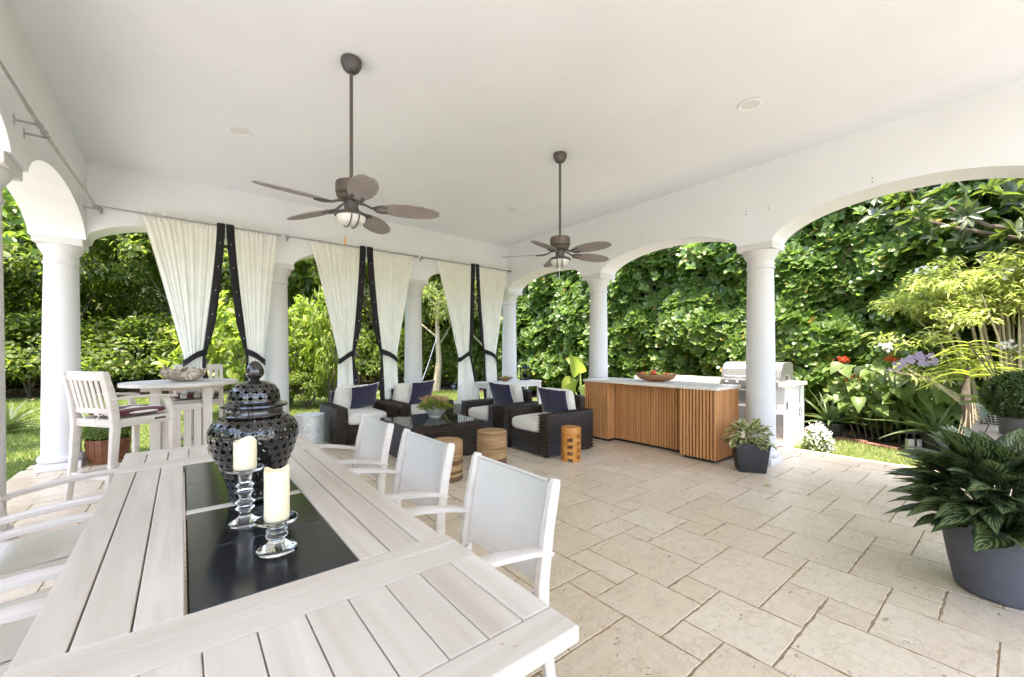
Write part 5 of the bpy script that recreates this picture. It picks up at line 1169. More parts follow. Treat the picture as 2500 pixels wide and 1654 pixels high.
# mulch beds and brick edging
EDGE = [(8.02, -2.2), (8.06, -.6), (8.11, .6), (8.20, 1.15), (8.46, 1.75), (8.60, 2.25), (8.66, 3.4), (8.70, 6.0), (8.75, 9.0), (8.6, 11.5)]
def bed(name, poly, z=-.072):
    n = 40; m = MB(); m.add([(x, y, z) for x, y in poly], [tuple(range(len(poly)))]); o = part(m, name, MULCH, None, smooth=False); o['kind'] = 'structure'; return o
bed('mulch_bed', [(x, y) for x, y in EDGE] + [(13, 12), (13, -2.2)])
bed('woodland_floor', [(-16, 19.0), (-6.0, 19.6), (0, 17.8), (3.5, 15.6), (5.5, 15.4), (8.0, 13.6), (8.6, 11.5), (13, 11), (30, 11), (30, 45), (-16, 45)], -.068)
be = thing('brick_edging', 'low row of red bricks edging the dark mulch bed', 'garden edging', (8.3, 1.2, -.09))
bkm = MB().box(-.098, .098, -.05, .05, -.03, .055).mesh('brick', BRICK, .006)
for (xa, ya), (xb, yb) in zip(EDGE[:-3], EDGE[1:-2]):
    L_ = math.hypot(xb - xa, yb - ya); n = max(1, int(L_ / .205)); an = math.atan2(yb - ya, xb - xa)
    for i in range(n):
        k = (i + .5) / n; link('brick', bkm, be, (xa + (xb - xa) * k - 8.3, ya + (yb - ya) * k - 1.2, random.uniform(-.006, .006)), (0, random.uniform(-.04, .04), an + random.uniform(-.04, .04)))
# fallen leaves on the mulch
n = 900; P = np.stack([rng.uniform(8.7, 11, n), rng.uniform(-1.5, 9, n), np.full(n, -.055)], 1); D = rng.normal(size=(n, 3)); D[:, 2] *= .15
V, F = scatter(T_OVAL, P, D, np.array([0, 0, 1.]) + rng.normal(size=(n, 3)) * .2, rng.uniform(.07, .14, n), rng.uniform(.035, .06, n))
link('leaf_litter', npmesh('leaf_litter', V, F, leafmat('dry_leaf', [(.16, .07, .03), (.10, .055, .028), (.24, .13, .06), (.30, .10, .04)], .1, .8, .2)), kind='stuff', label='dry fallen leaves scattered on the dark mulch')
n = 7000; P = np.stack([rng.uniform(-8, 12, n), rng.uniform(12.5, 24, n), np.full(n, -.05)], 1)
P = P[(P[:, 1] > 20.5 - .9 * np.clip(P[:, 0] + 3, -2, 7)) | (rng.uniform(0, 1, n) < .06)]; n = len(P); D = rng.normal(size=(n, 3)); D[:, 2] *= .15
V, F = scatter(T_RH, P, D, np.array([0, 0, 1.]) + rng.normal(size=(n, 3)) * .2, rng.uniform(.10, .2, n), rng.uniform(.06, .1, n))
link('woodland_litter', npmesh('woodland_litter', V, F, leafmat('pale_dry_leaf', [(.30, .24, .17), (.20, .14, .09), (.38, .32, .25)], .1, .8, .2)), kind='stuff', label='pale dry leaves under the trees beyond the lawn')

SUNLIT_GRASS = leafmat('painted_sunlit_grass_blade', [(.17, .23, .07), (.27, .31, .12), (.36, .37, .18)], .3, .6, .3)  # paler copy of the lawn grass with strong sun put into its colour
def grass(name, label, xa, xb, ya, yb, n, h, cond=None, hv=.5, m_=GRASS):
    P = np.stack([rng.uniform(xa, xb, n), rng.uniform(ya, yb, n), np.full(n, -.092)], 1)
    P[:, 2] += .012 * np.sin(P[:, 0] * 3) * np.cos(P[:, 1] * 2.3)
    if cond is not None: P = P[cond(P[:, 0], P[:, 1])]
    k = len(P); D = rng.normal(size=(k, 3)) * .55; D[:, 2] = 1; az = rng.uniform(0, 6.28, k); Nn = np.stack([np.cos(az), np.sin(az), np.zeros(k)], 1)
    V, F = scatter(T_BLADE, P, D, Nn, h * rng.uniform(1 - hv, 1 + hv, k), .012 * rng.uniform(.7, 1.3, k) * (h / .06)); link(name, npmesh(name, V, F, m_, smooth=False), kind='stuff', label=label)
edge_x = lambda y: np.interp(y, [p[1] for p in EDGE], [p[0] for p in EDGE]) - .05
inpatio = lambda x, y: (x > PX0) & (x < PX1) & (y < 7.5)
grass('grass', 'short sunlit grass strip between the paving and the mulch bed', 6.83, 8.8, -2, 12, 90000, .045, lambda x, y: x < edge_x(y), m_=SUNLIT_GRASS)
grass('grass', 'short lawn grass just beyond the curtains and columns', -6, 8.7, 3.5, 11.5, 120000, .055, lambda x, y: ~inpatio(x, y) & ((x > -1.44) | (y > 7.08)) & ((x < -1.42) | (y > 7.5)) & (x < edge_x(y)) & ((x < 6.8) | (y > 11)))
wl_ = lambda x: np.interp(x, [-16, -6, 0, 3.5, 5.5, 8, 8.6], [19, 19.6, 17.8, 15.6, 15.4, 13.6, 11.5]) 
grass('grass', 'lawn grass in the distance in front of the trees', -10, 8.6, 11.5, 20, 90000, .075, lambda x, y: y < wl_(x) + .1)

# ---- clusia hedge: seven tall shrubs standing side by side
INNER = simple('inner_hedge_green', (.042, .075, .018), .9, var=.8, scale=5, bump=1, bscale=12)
def bumpy(y, z, s): return mnoise.noise((y * .9 + s, z * .8, s * 2.7)) * .5 + mnoise.noise((y * 2.3, z * 2.1 + s, 3.3)) * .28
cl_leaf = [leafmesh('leaf', T_OBOV, CLUS), leafmesh('leaf', tpl([(0, .10), (.4, .62), (.75, 1.0), (1, .5)], .25, .30), CLUS)]
def clusia(y0, y1, x0, h, label, seed, nros, nleaf, sc=1.):
    t = thing('clusia_shrub', label, 'shrub', (x0, (y0 + y1) / 2, -.08), 0, 'clusia shrubs of the tall hedge'); rg = np.random.default_rng(seed); W = y1 - y0; ym = (y0 + y1) / 2
    def ros(n, deep):
        yy = rg.uniform(-W / 2 - .25, W / 2 + .25, n); zz = .18 + (h - .2) * rg.uniform(0, 1, n) ** .92; dep = rg.uniform(0, 1, n) ** 1.6 * deep
        bx = np.array([bumpy(y + ym, z, 1.7) for y, z in zip(yy, zz)]); taper = np.where(zz > h - 1.2, (zz - h + 1.2) ** 2 * .5, 0) + np.where(zz < .7, (.7 - zz) * .45, 0)
        C = np.stack([-bx * 1.15 + dep + taper, yy, zz], 1); A = np.stack([-1.0 + rg.normal(size=n) * .45, rg.normal(size=n) * .6, .75 + rg.normal(size=n) * .45], 1); return C, A
    C, A = ros(int(nros * 1.35), .55); P, D, Nn, L = rosettes(C, A, 7, .95, .148 * sc, rg); V, F = scatter(T_OBOV, P, D, Nn, L, L * .56)
    link('foliage', npmesh('foliage', V, F, CLUS), t, kind='stuff')
    if nleaf:
        C, A = ros(nleaf // 6, .0); C[:, 0] -= .06; C[:, 1] = np.clip(C[:, 1], -W / 2, W / 2); C[:, 2] = .5 + (C[:, 2] - .18) * .8; P, D, Nn, L = rosettes(C, A, 6, .85, .145 * sc, rg)
        for i in range(len(P)): put_leaf(cl_leaf[i % 2], t, P[i], D[i], Nn[i], L[i], L[i] * .56)
    m = MB()
    for k in range(5):
        y = -W / 2 + W * (k + .5) / 5; m.tube([(.75, y, 0), (.7 + .1 * sin(k), y + .1, h * .35), (.6, y + .15 * sin(k * 2.), h * .7), (.35, y + .3 * cos(k), h * .93)], .035, 7, [1.3, 1, .7, .3])
        for j in range(7): z = h * (.06 + .13 * j); m.tube([(.7, y, z), (.35, y + .25 * sin(j * 2 + k), z + .18), (.05, y + .4 * sin(j * 2 + k), z + .3)], .014, 5, [1, .7, .4])
    part(m, 'stems', BARK, t, kind='stuff')
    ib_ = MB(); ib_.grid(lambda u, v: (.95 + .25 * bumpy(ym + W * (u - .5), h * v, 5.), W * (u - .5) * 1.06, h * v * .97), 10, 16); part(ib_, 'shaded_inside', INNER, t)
HX = 9.25
for (y0, y1, x0, h, lb, nr, nl) in [(-3.6, -.9, HX + .1, 5.2, 'tall clusia shrub behind the yellow-green bush at the right edge', 1500, 0), (-.9, 1.3, HX, 5.2, 'tall clusia shrub behind the red flowers and the big-leaved plant', 2300, 240),
        (1.3, 3.2, HX + .05, 5.1, 'tall clusia shrub just right of the column with the charcoal planter', 2300, 260), (3.2, 5.2, HX + .1, 5.1, 'tall clusia shrub behind the steel grill, seen through the wide middle arch', 2400, 260),
        (5.2, 7.4, HX + .1, 5.1, 'tall clusia shrub behind the fruit bowl, left half of the middle arch', 2400, 260), (7.4, 10.0, HX, 5.2, 'tall clusia shrub seen through the narrow arch beside the corner column', 2400, 200), (10.0, 13.6, HX - .2, 5.4, 'far end of the clusia hedge behind the lantern', 2400, 0)]:
    clusia(y0, y1, x0, h, lb, int(y0 * 10) + 100, nr, nl)

# ---- trees and shrubs beyond the lawn
def clumps(K, R3, cr, per, L, W, t, seed, mat, name='crown', up=.6, shell=.5):
    rg = np.random.default_rng(seed); v = unit(rg.normal(size=(K, 3))); v[:, 2] = np.where(v[:, 2] < -.55, -v[:, 2], v[:, 2]); c = v * np.array(R3) * (shell + (1 - shell) * rg.uniform(0, 1, (K, 1)))
    q = unit(rg.normal(size=(K, per, 3))) * rg.uniform(.35, 1, (K, per, 1)); q[..., 2] *= .62; P = (c[:, None] + q * cr * rg.uniform(.7, 1.3, (K, 1, 1))).reshape(-1, 3)
    N_ = len(P); o = unit(P / np.array(R3)); D = unit(o * .5 + rg.normal(size=(N_, 3)) * .6 + np.array([0, 0, -.15])); Nn = np.array([0, 0, up]) + o * .5 + rg.normal(size=(N_, 3)) * .4
    V, F = scatter(t, P, D, Nn, L * rg.uniform(.7, 1.3, N_), W * rg.uniform(.7, 1.3, N_)); return npmesh(name, V, F, mat)
CROWN = {'dark': clumps(120, (2.3, 2.3, 3.2), .62, 110, .17, .08, T_RH, 1, WOODL), 'mid': clumps(110, (2.2, 2.2, 3.0), .55, 110, .19, .09, T_RH, 2, WOODL), 'lime': clumps(100, (2.0, 2.0, 2.6), .50, 95, .19, .085, T_RH, 3, LIME), 'wisp': clumps(110, (1.7, 1.7, 2.6), .5, 120, .24, .035, T_RH, 4, WISP, up=.2)}
def tree(label, x, y, zc, kind, sx=1., sz=1., rz=0., bark=BARK, lean=.2, cat='tree', name='broadleaf_tree', grp='trees beyond the lawn', tr=.11):
    t = thing(name, label, cat, (x, y, -.08), 0, grp); rg = random.Random(int(x * 100 + y * 7)); tip = Vector((lean * cos(rz), lean * sin(rz), zc))
    part(MB().tube([(0, 0, -.05), tip * .3 + Vector((.1, 0, 0)), tip * .65 - Vector((.05, .05, 0)), tip], tr, 9, [1.5, 1, .75, .4]), 'trunk', bark, t)
    for k in range(5):
        a = k * 1.9 + rz; p = tip * (.45 + .1 * k); part(MB().tube([p, p + Vector((cos(a) * .6, sin(a) * .6, .5)), p + Vector((cos(a) * 1.3 * sx, sin(a) * 1.3 * sx, 1.1 * sz))], .045, 6, [1, .7, .3]), 'limb', bark, t)
    link('crown', CROWN[kind], t, tip + Vector((0, 0, .3)), (0, 0, rz)).scale = (sx, sx, sz); return t
for a in [('dense dark tree at the far left beside the big column', -7.0, 21.5, 5.2, 'dark', 1.3, 1.4, .3), ('dark tree between the big column and the first curtain', -3.0, 21.0, 5.4, 'dark', 1.2, 1.4, 1.3), ('sunlit dark tree just left of the first curtain', -.2, 20.2, 5.6, 'mid', 1.15, 1.35, 2.2),
          ('dark tree seen in the slit of the first curtain pair', 2.6, 18.6, 5.2, 'mid', 1.1, 1.3, .8), ('tree with golden light between the first and second curtain pairs', 4.3, 17.5, 5.0, 'lime', 1.0, 1.3, 2.8), ('olive tree behind the second curtain pair', 6.4, 16.9, 5.1, 'mid', 1.05, 1.3, 1.7),
          ('tree behind the third curtain pair with a stout trunk', 9.3, 15.2, 5.2, 'mid', 1.1, 1.25, 3.6), ('tall dark tree rising behind the clusia hedge corner', 12.6, 13.2, 6.2, 'dark', 1.2, 1.3, .2)]: tree(*a, tr=.16)
tree('pale wispy bamboo-like tree right of the second curtain pair', 7.3, 13.6, 3.6, 'wisp', .95, 1.05, .5, BARKL)
tree('pale wispy tree peeping through the narrow arch beside the corner column', 9.0, 12.6, 3.4, 'wisp', .75, .95, 1.9, BARKL)
SHR = {'lime': clumps(60, (1.0, 1.0, 1.0), .30, 60, .13, .07, T_OVAL, 11, LIME, 'foliage'), 'dark': clumps(70, (1.3, 1.0, .9), .34, 70, .12, .06, T_RH, 12, WOODL, 'foliage'), 'big': clumps(46, (1.0, 1.0, 1.1), .36, 26, .19, .105, T_OVAL, 13, LIME, 'foliage')}
def shrub(label, x, y, kind, sx, sz, rz=0, z0=.0):
    t = thing('garden_shrub', label, 'shrub', (x, y, -.08), rz, 'shrubs beyond the lawn'); hz = 1.0 * sz
    for k in range(4): a = k * 1.6; part(MB().tube([(0, 0, 0), (.2 * cos(a), .2 * sin(a), hz * .6), (.5 * sx * cos(a), .5 * sx * sin(a), hz * 1.2)], .03, 6, [1, .7, .3]), 'stem', BARK, t)
    link('foliage', SHR[kind], t, (0, 0, hz + z0), (0, 0, rz)).scale = (sx, sx, sz); return t
for a in [('bright lime shrub glowing behind the round bar table', .75, 11.2, 'big', .95, 1.25, .4), ('bright lime shrub between the first curtain pair and the white column', 2.3, 12.4, 'lime', .95, 1.45, 2.), ('lime shrub just left of the second curtain pair', 3.0, 11.2, 'big', .55, 1.5, .9),
          ('low dark shrub at the foot of the lime shrub', 2.5, 11.6, 'dark', .55, .5, 1.), ('dark clipped hedge shrub at the far left beyond the lawn', -6.5, 19.9, 'dark', 1.7, 1.5, 0), ('dark hedge shrub behind the big left column', -3.8, 19.8, 'dark', 1.6, 1.45, .3), ('dark hedge shrub right of the big left column', -1.2, 19.2, 'dark', 1.6, 1.4, 0),
          ('dark hedge shrub behind the bar stool', 1.2, 18.4, 'dark', 1.5, 1.4, .2), ('olive shrub between the first two curtain pairs', 4.9, 16.4, 'dark', 1.3, 1.3, -.3), ('dark shrub behind the middle curtain pair', 6.6, 15.6, 'dark', 1.2, 1.2, -.4), ('yellowish low shrub at the stout trunk', 8.6, 13.9, 'lime', .6, .6, .3), ('dark shrub behind the third curtain pair', 8.9, 14.6, 'dark', 1.3, 1.3, -.6)]: shrub(*a)
# near branch with large leaves hanging in at the left
nb = thing('overhanging_branch', 'leafy low branches hanging in beside the big left column', 'tree', (-5.6, 13.0, -.08), 0, 'trees beyond the lawn')
part(MB().tube([(0, 0, 0), (.3, -.4, 2.2), (.9, -1.0, 4.0), (1.8, -2.0, 5.2)], .13, 9, [1.4, 1, .7, .4]), 'trunk', BARK, nb)
for k, (dx, dy, dz) in enumerate([(2.6, -3.2, 2.0), (3.2, -4.0, 2.8), (2.0, -3.0, 3.1), (3.8, -3.4, 3.9), (2.2, -4.2, 4.5), (1.2, -2.6, 2.4)]):
    part(MB().tube([(.9, -1.0, 4.0), (dx * .7, dy * .7, dz + 1.0), (dx, dy, dz)], .03, 6, [1, .6, .2]), 'limb', BARK, nb)
link('crown', clumps(44, (1.7, 1.5, 1.9), .45, 38, .19, .10, T_OVAL, 51, leafmat('fresh_leaf', [(.05, .10, .015), (.08, .14, .02), (.14, .19, .03)], .42, .45, .4)), nb, (2.3, -3.0, 3.9))
# palms
def palm(label, x, y, h, nf, L, seed, tr=.07):
    t = thing('palm', label, 'palm tree', (x, y, -.08), 0, 'palms among the trees'); rg = np.random.default_rng(seed)
    part(MB().tube([(0, 0, 0), (.08, .05, h * .5), (.02, 0, h)], tr, 8, [1.3, 1, .8]), 'trunk', BARKL, t)
    for k in range(nf):
        az = k * 2.4; e0 = .35 + .8 * (k / nf); pts = []; p = np.array([0, 0, h]); 
        for i in range(11):
            e = e0 - 1.7 * (i / 10) ** 1.3; pts.append(p.copy()); p = p + np.array([cos(az) * cos(e), sin(az) * cos(e), sin(e)]) * L / 10
        pts = np.array(pts); P = []; D = []; Nn = []; Ls = []
        for i in range(1, 11):
            dd = unit(pts[i] - pts[i - 1]); side = unit(np.cross(dd, [0, 0, 1.]))
            for j in range(3):
                b = pts[i - 1] + (pts[i] - pts[i - 1]) * j / 3
                for sg in (1, -1): P.append(b); D.append(side * sg + dd * .7 + np.array([0, 0, -.35])); Nn.append([0, 0, 1.]); Ls.append(.42 * L / 1.6 * (1 - .55 * abs(i / 10 - .35)))
        V, F = scatter(T_RH, np.array(P), np.array(D), np.array(Nn), np.array(Ls), .05); V2 = MB().tube([tuple(q) for q in pts], .012, 4); fr = link('frond', npmesh('frond', V, F, PALM), t); part(V2, 'rib', BARKL, fr)
palm('low palm with arching fronds right of the big column', -2.9, 19.3, 1.0, 12, 1.3, 2); palm('small fan-like palm on the leaf litter behind the leftmost armchair', 4.4, 16.9, .5, 12, 1.0, 3, .05); palm('grey palm left of the second curtain pair', 4.2, 18.6, 1.9, 12, 1.6, 5)
# distant wood as one mass that closes the view
def wood_wall():
    path = [(-15, -8), (-17, 3), (-20, 13), (-13, 23), (-6, 25.5), (1, 24.5), (6, 22), (11, 19), (15, 14), (15.5, 6), (15, -2), (13.5, -9)]; rg = np.random.default_rng(77); K = 2300; P = []  # left end of the path, out of view, is added to cut skylight there
    seg = np.array(path); ln = np.linalg.norm(np.diff(seg, axis=0), axis=1); cum = np.concatenate([[0], np.cumsum(ln)]); s = rg.uniform(0, cum[-1], K)
    C = np.stack([np.interp(s, cum, seg[:, 0]), np.interp(s, cum, seg[:, 1]), (10.5 - 4.5 * np.clip((s - 78) / 12, 0, 1)) * rg.uniform(0, 1, K) ** 1.2], 1) + rg.normal(size=(K, 3)) * np.array([.8, .8, .2])
    q = unit(rg.normal(size=(K, 90, 3))) * rg.uniform(.3, 1, (K, 90, 1)); q[..., 2] *= .65; P = (C[:, None] + q * .95).reshape(-1, 3); n = len(P)
    V, F = scatter(T_RH, P, rg.normal(size=(n, 3)) + np.array([0, 0, -.2]), np.array([0, 0, .7]) + rg.normal(size=(n, 3)) * .5, .28 * rg.uniform(.7, 1.3, n), .14)
    link('distant_wood', npmesh('distant_wood', V, F, WOODL), kind='stuff', label='far mass of dark trees closing the garden')
wood_wall()
bk = MB(); bpath = np.array([(-30, 18), (-15, 26), (-6, 28), (2, 27), (8, 24), (13, 20.5), (17, 15), (17.5, 6), (17, -3), (15, -11)], float); bc_ = np.concatenate([[0], np.cumsum(np.linalg.norm(np.diff(bpath, axis=0), axis=1))])
def bfn(u, v):
    s_ = u * bc_[-1]; x, y = np.interp(s_, bc_, bpath[:, 0]), np.interp(s_, bc_, bpath[:, 1]); hh = 10.2 - 4.6 * min(1, max(0, (s_ - 66) / 12)) + 1.5 * mnoise.noise((s_ * .3, 0, 0)); w = 1.6 * mnoise.noise((s_ * .5, v * 4, 2)) + .8 * mnoise.noise((s_ * 1.4, v * 11, 4)); return (x + w * .5, y - w + 2.0 * v * v, -.1 + hh * v)
thk = part(bk.grid(bfn, 220, 34), 'distant_thicket', simple('thicket_green', (.020, .036, .010), .9, var=.75, scale=1.6, bump=1, bscale=3), None, ang=20); thk['kind'] = 'stuff'; thk['label'] = 'dark thicket behind the far trees'
hb = thing('garden_wall', 'glimpse of a pinkish garden wall behind the trees left of the second curtain pair', 'wall', (4.9, 19.6, -.08), R(-28))
part(MB().box(-1.6, 1.6, -.1, .1, 0, 3.0), 'wall_body', simple('pink_stucco', (.42, .25, .19), .85, var=.1), hb, .02); part(MB().box(-1.65, 1.65, -.14, .14, 3.001, 3.08), 'coping', TERRA, hb, .01)

# ---- yellow-green bush with bare upright stems
YB = 1
yb = thing('yellow_bush', 'yellow-green flat-topped bush on bare upright stems at the right edge', 'shrub', (8.72, .02, -.08)); rg = random.Random(9)
rgn = np.random.default_rng(9); CC = []
for k in range(34):
    a = k * 2.39996; r0 = .42 * math.sqrt((k + .5) / 34); x0, y0 = r0 * cos(a), r0 * sin(a) * 1.2; r1 = 1.12 + rg.uniform(-.2, .3); h = 2.50 + rg.uniform(-.28, .15) - .35 * (r0 / .42) ** 2
    x1, y1 = x0 * r1 * 1.5, y0 * r1 * 1.9; part(MB().tube([(x0, y0, 0), (x0 * 1.1, y0 * 1.15, h * .45), (x0 * 1.5, y0 * 1.6, h * .8), (x1, y1, h + .12)], .017, 6, [1.25, 1, .8, .4]), 'stem', BARKL, yb)
    for j in range(6): aa = rg.uniform(0, 6.28); CC.append((x1 + .22 * cos(aa), y1 + .28 * sin(aa), h + .05 + rg.uniform(-.28, .32)))
    if k % 5 == 0: CC.append((x0 * 1.7 - .15, y0 * 2.0 + .1, h * .62))
for k in range(9): CC.append((-.55 + rg.uniform(-.25, .25), .75 + rg.uniform(-.35, .6), 1.35 + rg.uniform(-.3, .35)))
CC = np.array(CC); q = unit(rgn.normal(size=(len(CC), 62, 3))) * rgn.uniform(.3, 1, (len(CC), 62, 1)); q[..., 2] *= .5; P = (CC[:, None] + q * .24).reshape(-1, 3); n = len(P)
Dd = rgn.normal(size=(n, 3)); Dd[:, 2] = -.15 + .4 * rgn.normal(size=n); V, F = scatter(T_LANCE, P, Dd, np.array([0, 0, 1.]) + rgn.normal(size=(n, 3)) * .3, .10 * rgn.uniform(.7, 1.3, n), .027); link('foliage', npmesh('foliage', V, F, YELL), yb, kind='stuff')
for k in range(4): part(MB().tube([(-.3, .35, .55 + .05 * k), (-.6, .7 + .05 * k, .95 + .05 * k), (-.75 + .1 * sin(k), 1.0 + .07 * k, 1.2 + .06 * sin(k * 2.))], .009, 5), 'twig', BARKL, yb)
def bloom(name, label, cat, c, mat, n, rad, L, W, grp, seed, sq=.7):
    rg = np.random.default_rng(seed); P = rg.normal(size=(n, 3)) * np.array([rad, rad, rad * sq]) * .5 + np.array(c); V, F = scatter(T_OVAL, P, rg.normal(size=(n, 3)) + np.array([-.4, -.2, .3]), rg.normal(size=(n, 3)) + np.array([-.5, -.3, .6]), L, W); o = link(name, npmesh(name, V, F, mat)); tag(o, label, cat, grp); return o
def at_px(ox, oy, X):          # only used while laying the flowers out along the hedge line
    a = (ox * 1.05485 - 1250) / 1004; b = (860 - oy * 1.05485) / 1004; rx = sin(TH) + a * cos(TH); ry = cos(TH) - a * sin(TH); t = X / rx; return (X, ry * t, 1.37 + b * t)
for ox, oy, r, lb in [(1953, 832, .085, 'red flower head above the big-leaved plant, upper left of the blooms'), (2062, 833, .07, 'red flower head right next to the lilac orchid spray'), (1958, 880, .06, 'red-orange flower head in the middle of the heart-shaped leaves'), (1985, 872, .07, 'pale red flower head among the sunlit heart-shaped leaves'), (1943, 888, .045, 'small red flower head at the lower left of the blooms')]:
    bloom('red_bloom', lb, 'flower', at_px(ox, oy, 8.75), REDP, 90, r, .035, .016, 'red flower heads', int(ox), .5)
for ox, oy, r, lb in [(2052, 803, .075, 'white flower above the lilac orchid spray'), (2330, 630, .11, 'white blossom on top of the yellow-green bush'), (2150, 625, .11, 'white blossom at the left in the yellow-green bush'), (2322, 800, .08, 'white orchid flower among the bare stems at the right')]:
    bloom('white_bloom', lb, 'flower', at_px(ox, oy, 8.3), WHITEP, 26, r, .06, .045, 'white flowers at the right', int(oy))
lo = thing('lilac_orchid', 'arching spray of lilac orchid flowers in front of the hedge', 'flower', at_px(2080, 850, 8.6))
p0 = Vector(lo.location); sp_ = [Vector(at_px(x, y, 8.6)) - p0 for x, y in [(2062, 868), (2070, 860), (2080, 852), (2090, 845), (2100, 838), (2110, 832), (2122, 830), (2132, 832), (2145, 828), (2155, 835), (2150, 842), (2137, 842)]]
part(MB().tube([sp_[0] + Vector((.3, -.5, -.5)), sp_[0]] + sp_[1:10], .006, 5), 'flower_stem', BARK, lo); fl_r = np.random.default_rng(6)
for c in sp_:
    for k in range(2): P = np.tile(np.array(c) + fl_r.normal(size=3) * .03, (6, 1)); az = np.arange(6) * 1.047; D = np.stack([np.full(6, -.35), np.cos(az), np.sin(az)], 1); V, F = scatter(T_OVAL, P, D, np.tile([-1., -.3, .2], (6, 1)), .055, .042); link('blossom', npmesh('blossom', V, F, LILAC), lo)
# big heart-leaved plant under the red flowers
hp_ = thing('heart_leaf_plant', 'sprawling plant with large heart-shaped leaves under the red flowers', 'plant', (8.72, 1.35, -.08)); hm = [leafmesh('leaf', T_HEART, HEART), leafmesh('leaf', tpl([(-.12, .45), (.05, .95), (.3, 1.0), (.6, .66), (.85, .25), (1, .03)], .2, .35), HEART)]
rg = random.Random(17)
for k in range(150):
    p = (rg.uniform(-.42, .12), rg.uniform(-.85, .72), .48 + .78 * rg.random()); put_leaf(hm[k % 2], hp_, p, (-.7 + rg.uniform(-.3, .3), rg.uniform(-.7, .5), -.55 + rg.uniform(-.4, .5)), (-.6, rg.uniform(-.3, .3), .9), rg.uniform(.13, .24), rg.uniform(.12, .20))
for k in range(14): y = -.8 + .11 * k; part(MB().tube([(.15, y * .7, 0), (.05, y * .9, .5), (-.15 + .1 * sin(k), y, .9 + .2 * cos(k * 2))], .016, 6, [1, .8, .4]), 'stem', BARK, hp_)
# rubber tree overhead at the right
ru = thing('rubber_tree', 'dark broad-leaved tree with bare limbs arching over the right edge', 'tree', (9.6, -2.2, -.08)); T0 = Vector((0, 0, 0))
part(MB().tube([(0, 0, 0), (-.1, .2, 1.8), (-.25, .6, 2.7), (-.3, 1.3, 3.0)], .12, 10, [1.3, 1, .85, .6]), 'trunk', BARK, ru)
rgn = np.random.default_rng(23); CC = []
for k, pts in enumerate([[(x_, y_ + .6 * max(0, min(1, (z_ - 2.9) / .6)), z_ - .62 * max(0, min(1, (z_ - 2.9) / .6))) for x_, y_, z_ in pp_] for pp_ in [[(-.3, .9, 3.6), (-.6, 1.5, 3.55), (-.9, 2.2, 3.85), (-1.2, 3.0, 4.25)], [(-.3, .9, 3.7), (-.8, 1.4, 4.2), (-1.0, 1.9, 4.6)], [(-.25, .5, 3.0), (-.9, 1.2, 3.3), (-1.2, 1.9, 3.75), (-1.3, 2.5, 4.3)], [(-.3, .9, 3.7), (-.2, 1.7, 4.3), (-.5, 2.9, 4.7)], [(-.3, .9, 3.6), (-1.1, 1.0, 3.9), (-1.7, 1.4, 4.1)], [(-.2, .4, 2.9), (-.9, .6, 3.3), (-1.4, .9, 3.5)]]]):
    part(MB().tube(pts, .045, 7, [1, .8, .55, .35][:len(pts)]), 'limb', BARK, ru)
    for p, q in zip(pts, pts[1:]):
        for j in range(9): c = np.array(p) + (np.array(q) - np.array(p)) * (.4 + .6 * rgn.random()) + rgn.normal(size=3) * np.array([.26, .30, .20]); CC.append(c)
CC = np.array(CC); A = rgn.normal(size=CC.shape) * .5 + np.array([-.4, .1, .7]); P, D, Nn, L = rosettes(CC, A, 9, 1.05, .19, rgn); V, F = scatter(T_OVAL, P, D, Nn, L, L * .36); link('foliage', npmesh('foliage', V, F, RUBB), ru, kind='stuff')
# elephant ears by the middle column
ee = thing('elephant_ear', 'bright lime elephant-ear plant left of the island column', 'plant', (6.75, 6.05, -.08)); em = [leafmesh('leaf', tpl([(-.15, .5), (.05, .95), (.35, 1.0), (.65, .7), (.88, .3), (1, .03)], .2, .5, 4), ELEPH, .1)]
for k, (dx, dy, z, az, L) in enumerate([(-.05, .0, 1.02, 3.6, .44), (.05, .30, .82, 3.0, .40), (-.25, .05, .55, 3.9, .40), (.2, -.2, .9, 4.6, .38), (.1, .1, 1.15, 2.2, .36), (-.15, -.25, .72, 4.3, .34)]):
    put_leaf(em[0], ee, (dx, dy, z), (cos(az) * .7, sin(az) * .7, -.75 if k % 2 else .5), (-.8, -.5, .5), L, L * .75); part(MB().tube([(0, 0, 0), (dx * .4 + .05, dy * .4, z * .5), (dx, dy, z)], .016, 6, [1.2, 1, .6]), 'leaf_stalk', simple('lime_stalk', (.25, .32, .10), .5) if k == 0 else MATS['lime_stalk'], ee)
# white flowers at the counter foot
wf = thing('white_flower_bush', 'small mound of white flowers at the foot of the outdoor kitchen', 'plant', (7.32, 1.92, -.08))
rgn = np.random.default_rng(33); n = 900; v = unit(rgn.normal(size=(n, 3))); v[:, 2] = np.abs(v[:, 2]); P = v * np.array([.22, .17, .34]) * rgn.uniform(.6, 1, (n, 1)); scatterobj(wf, 'foliage', T_OVAL, P, v + rgn.normal(size=v.shape) * .5, v + np.array([0, 0, .5]), .045, .018, BOXL, kind='stuff')
n = 1500; v = unit(rgn.normal(size=(n, 3))); v[:, 2] = np.abs(v[:, 2]); v = v[(v @ np.array([.55, -.2, .6]) + rgn.normal(size=len(v)) * .35) > .1]; P = v * np.array([.235, .185, .36]) * rgn.uniform(.82, 1.12, (len(v), 1)) * (1 + .12 * np.sin(v[:, :1] * 7) * np.cos(v[:, 1:2] * 6)); scatterobj(wf, 'flowers', T_RH, P, rgn.normal(size=v.shape), v, .032, .026, WHITEP, kind='stuff')
ag = thing('agave_plant', 'grey-green striped agave in the lawn bed at the far left', 'plant', (-2.45, 11.4, -.08)); am = leafmesh('blade', tpl([(0, .8), (.3, 1), (.7, .6), (1, .03)], .05, .35, 2), leafmat('agave_leaf', [(.16, .19, .07), (.30, .32, .15)], .15, .5))
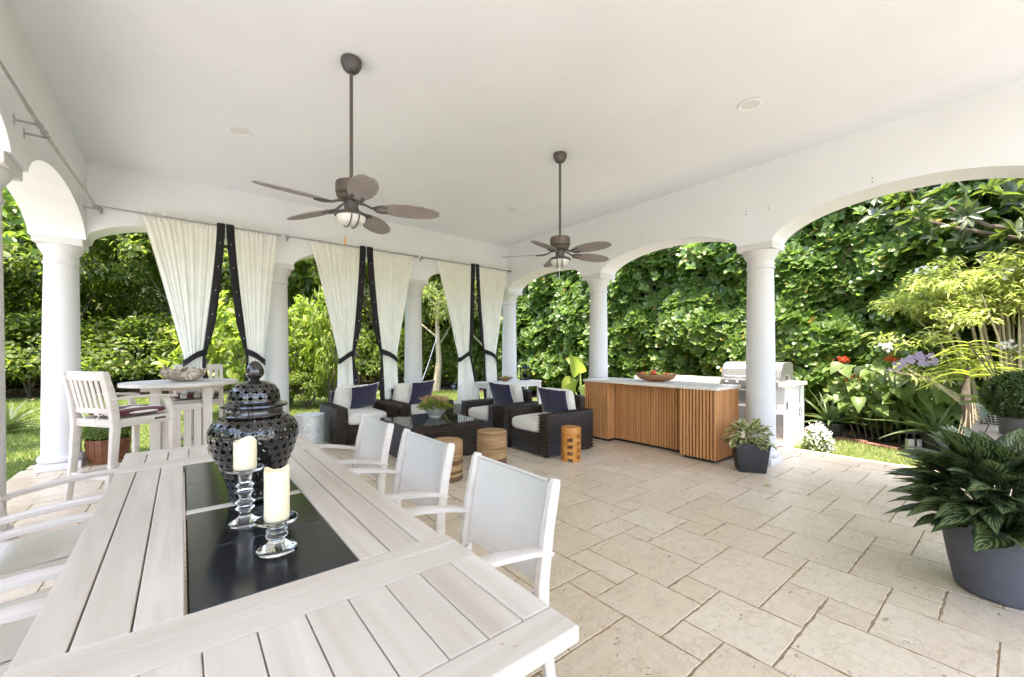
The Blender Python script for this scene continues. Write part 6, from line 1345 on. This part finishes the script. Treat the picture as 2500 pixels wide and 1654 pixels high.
for k in range(26): az = k * 2.4; e = .25 + 1.1 * k / 26; put_leaf(am, ag, (0, 0, .05), (cos(az), sin(az), math.tan(min(e, 1.35))), (0, 0, 1), .62, .075, 'blade')
# garden lights
def spot(label, x, y, h, rz):
    t = thing('garden_spotlight', label, 'garden light', (x, y, -.09), rz, 'grey garden spotlights'); g_ = simple('grey_blue_metal', (.16, .20, .24), .5, .3) if 'grey_blue_metal' not in MATS else MATS['grey_blue_metal']
    part(MB().box(-.025, .025, -.02, .02, 0, h), 'stake', g_, t, .004); part(MB().box(-.09, .03, -.05, .05, h * .55, h * .95), 'junction_box', g_, t, .006)
    part(MB().lathe([(.03, -.09), (.05, -.08), (.055, .07), (.045, .08), (0, .07)], 16).move(Matrix.Translation((.05, 0, h + .04)) @ Matrix.Rotation(R(65), 4, 'Y')), 'lamp_head', BRONZ, t)
spot('grey garden spotlight on the lawn left of the leftmost armchair', 3.05, 13.1, .42, 1.0); spot('grey garden spotlight between the second and third curtain pairs', 6.15, 13.6, .42, 2.0); spot('tiny grey garden light near the stout trunk', 7.9, 13.3, .25, 0)
fl = thing('floodlight', 'twin-box garden floodlight under a dark bar at the brick edging', 'garden light', (8.20, 1.00, -.07), R(-40))
part(MB().box(-.17, .17, -.025, .025, .27, .295), 'cross_bar', BRONZ, fl, .003); part(MB().box(-.015, .015, -.012, .012, 0, .27), 'stake', BRONZ, fl)
for x in (-.055, .055): part(MB().box(x - .04, x + .04, -.035, .03, .02, .19), 'lamp_box', GALV, fl, .006)
gs = thing('garden_hose', 'thin pale rope stretched from the trees to the lawn right of the second curtains', 'rope', (5.9, 12.2, 0)); part(MB().tube([(0, 0, .05), (.5, .3, .9), (1.0, .5, 2.0)], .012, 6), 'cord', GALV, gs)
lf = leafmesh('fallen_leaf', T_OVAL, leafmat('yellowed_leaf', [(.50, .38, .14), (.55, .42, .16)], .2, .6, .3)); fo_ = link('fallen_leaf', lf, None, (4.72, 1.62, .006), (.1, .05, 1.1)); fo_.scale = (.05, .10, .10); tag(fo_, 'single yellowed fallen leaf lying on the paving left of the charcoal planter', 'leaf')
dr = thing('drain_strip', 'short black drain slot in the paving beyond the right column', 'drain', (6.58, 2.28, .001), R(-22)); part(MB().box(-.22, .22, -.02, .02, 0, .006), 'grate', DARK, dr, .002)
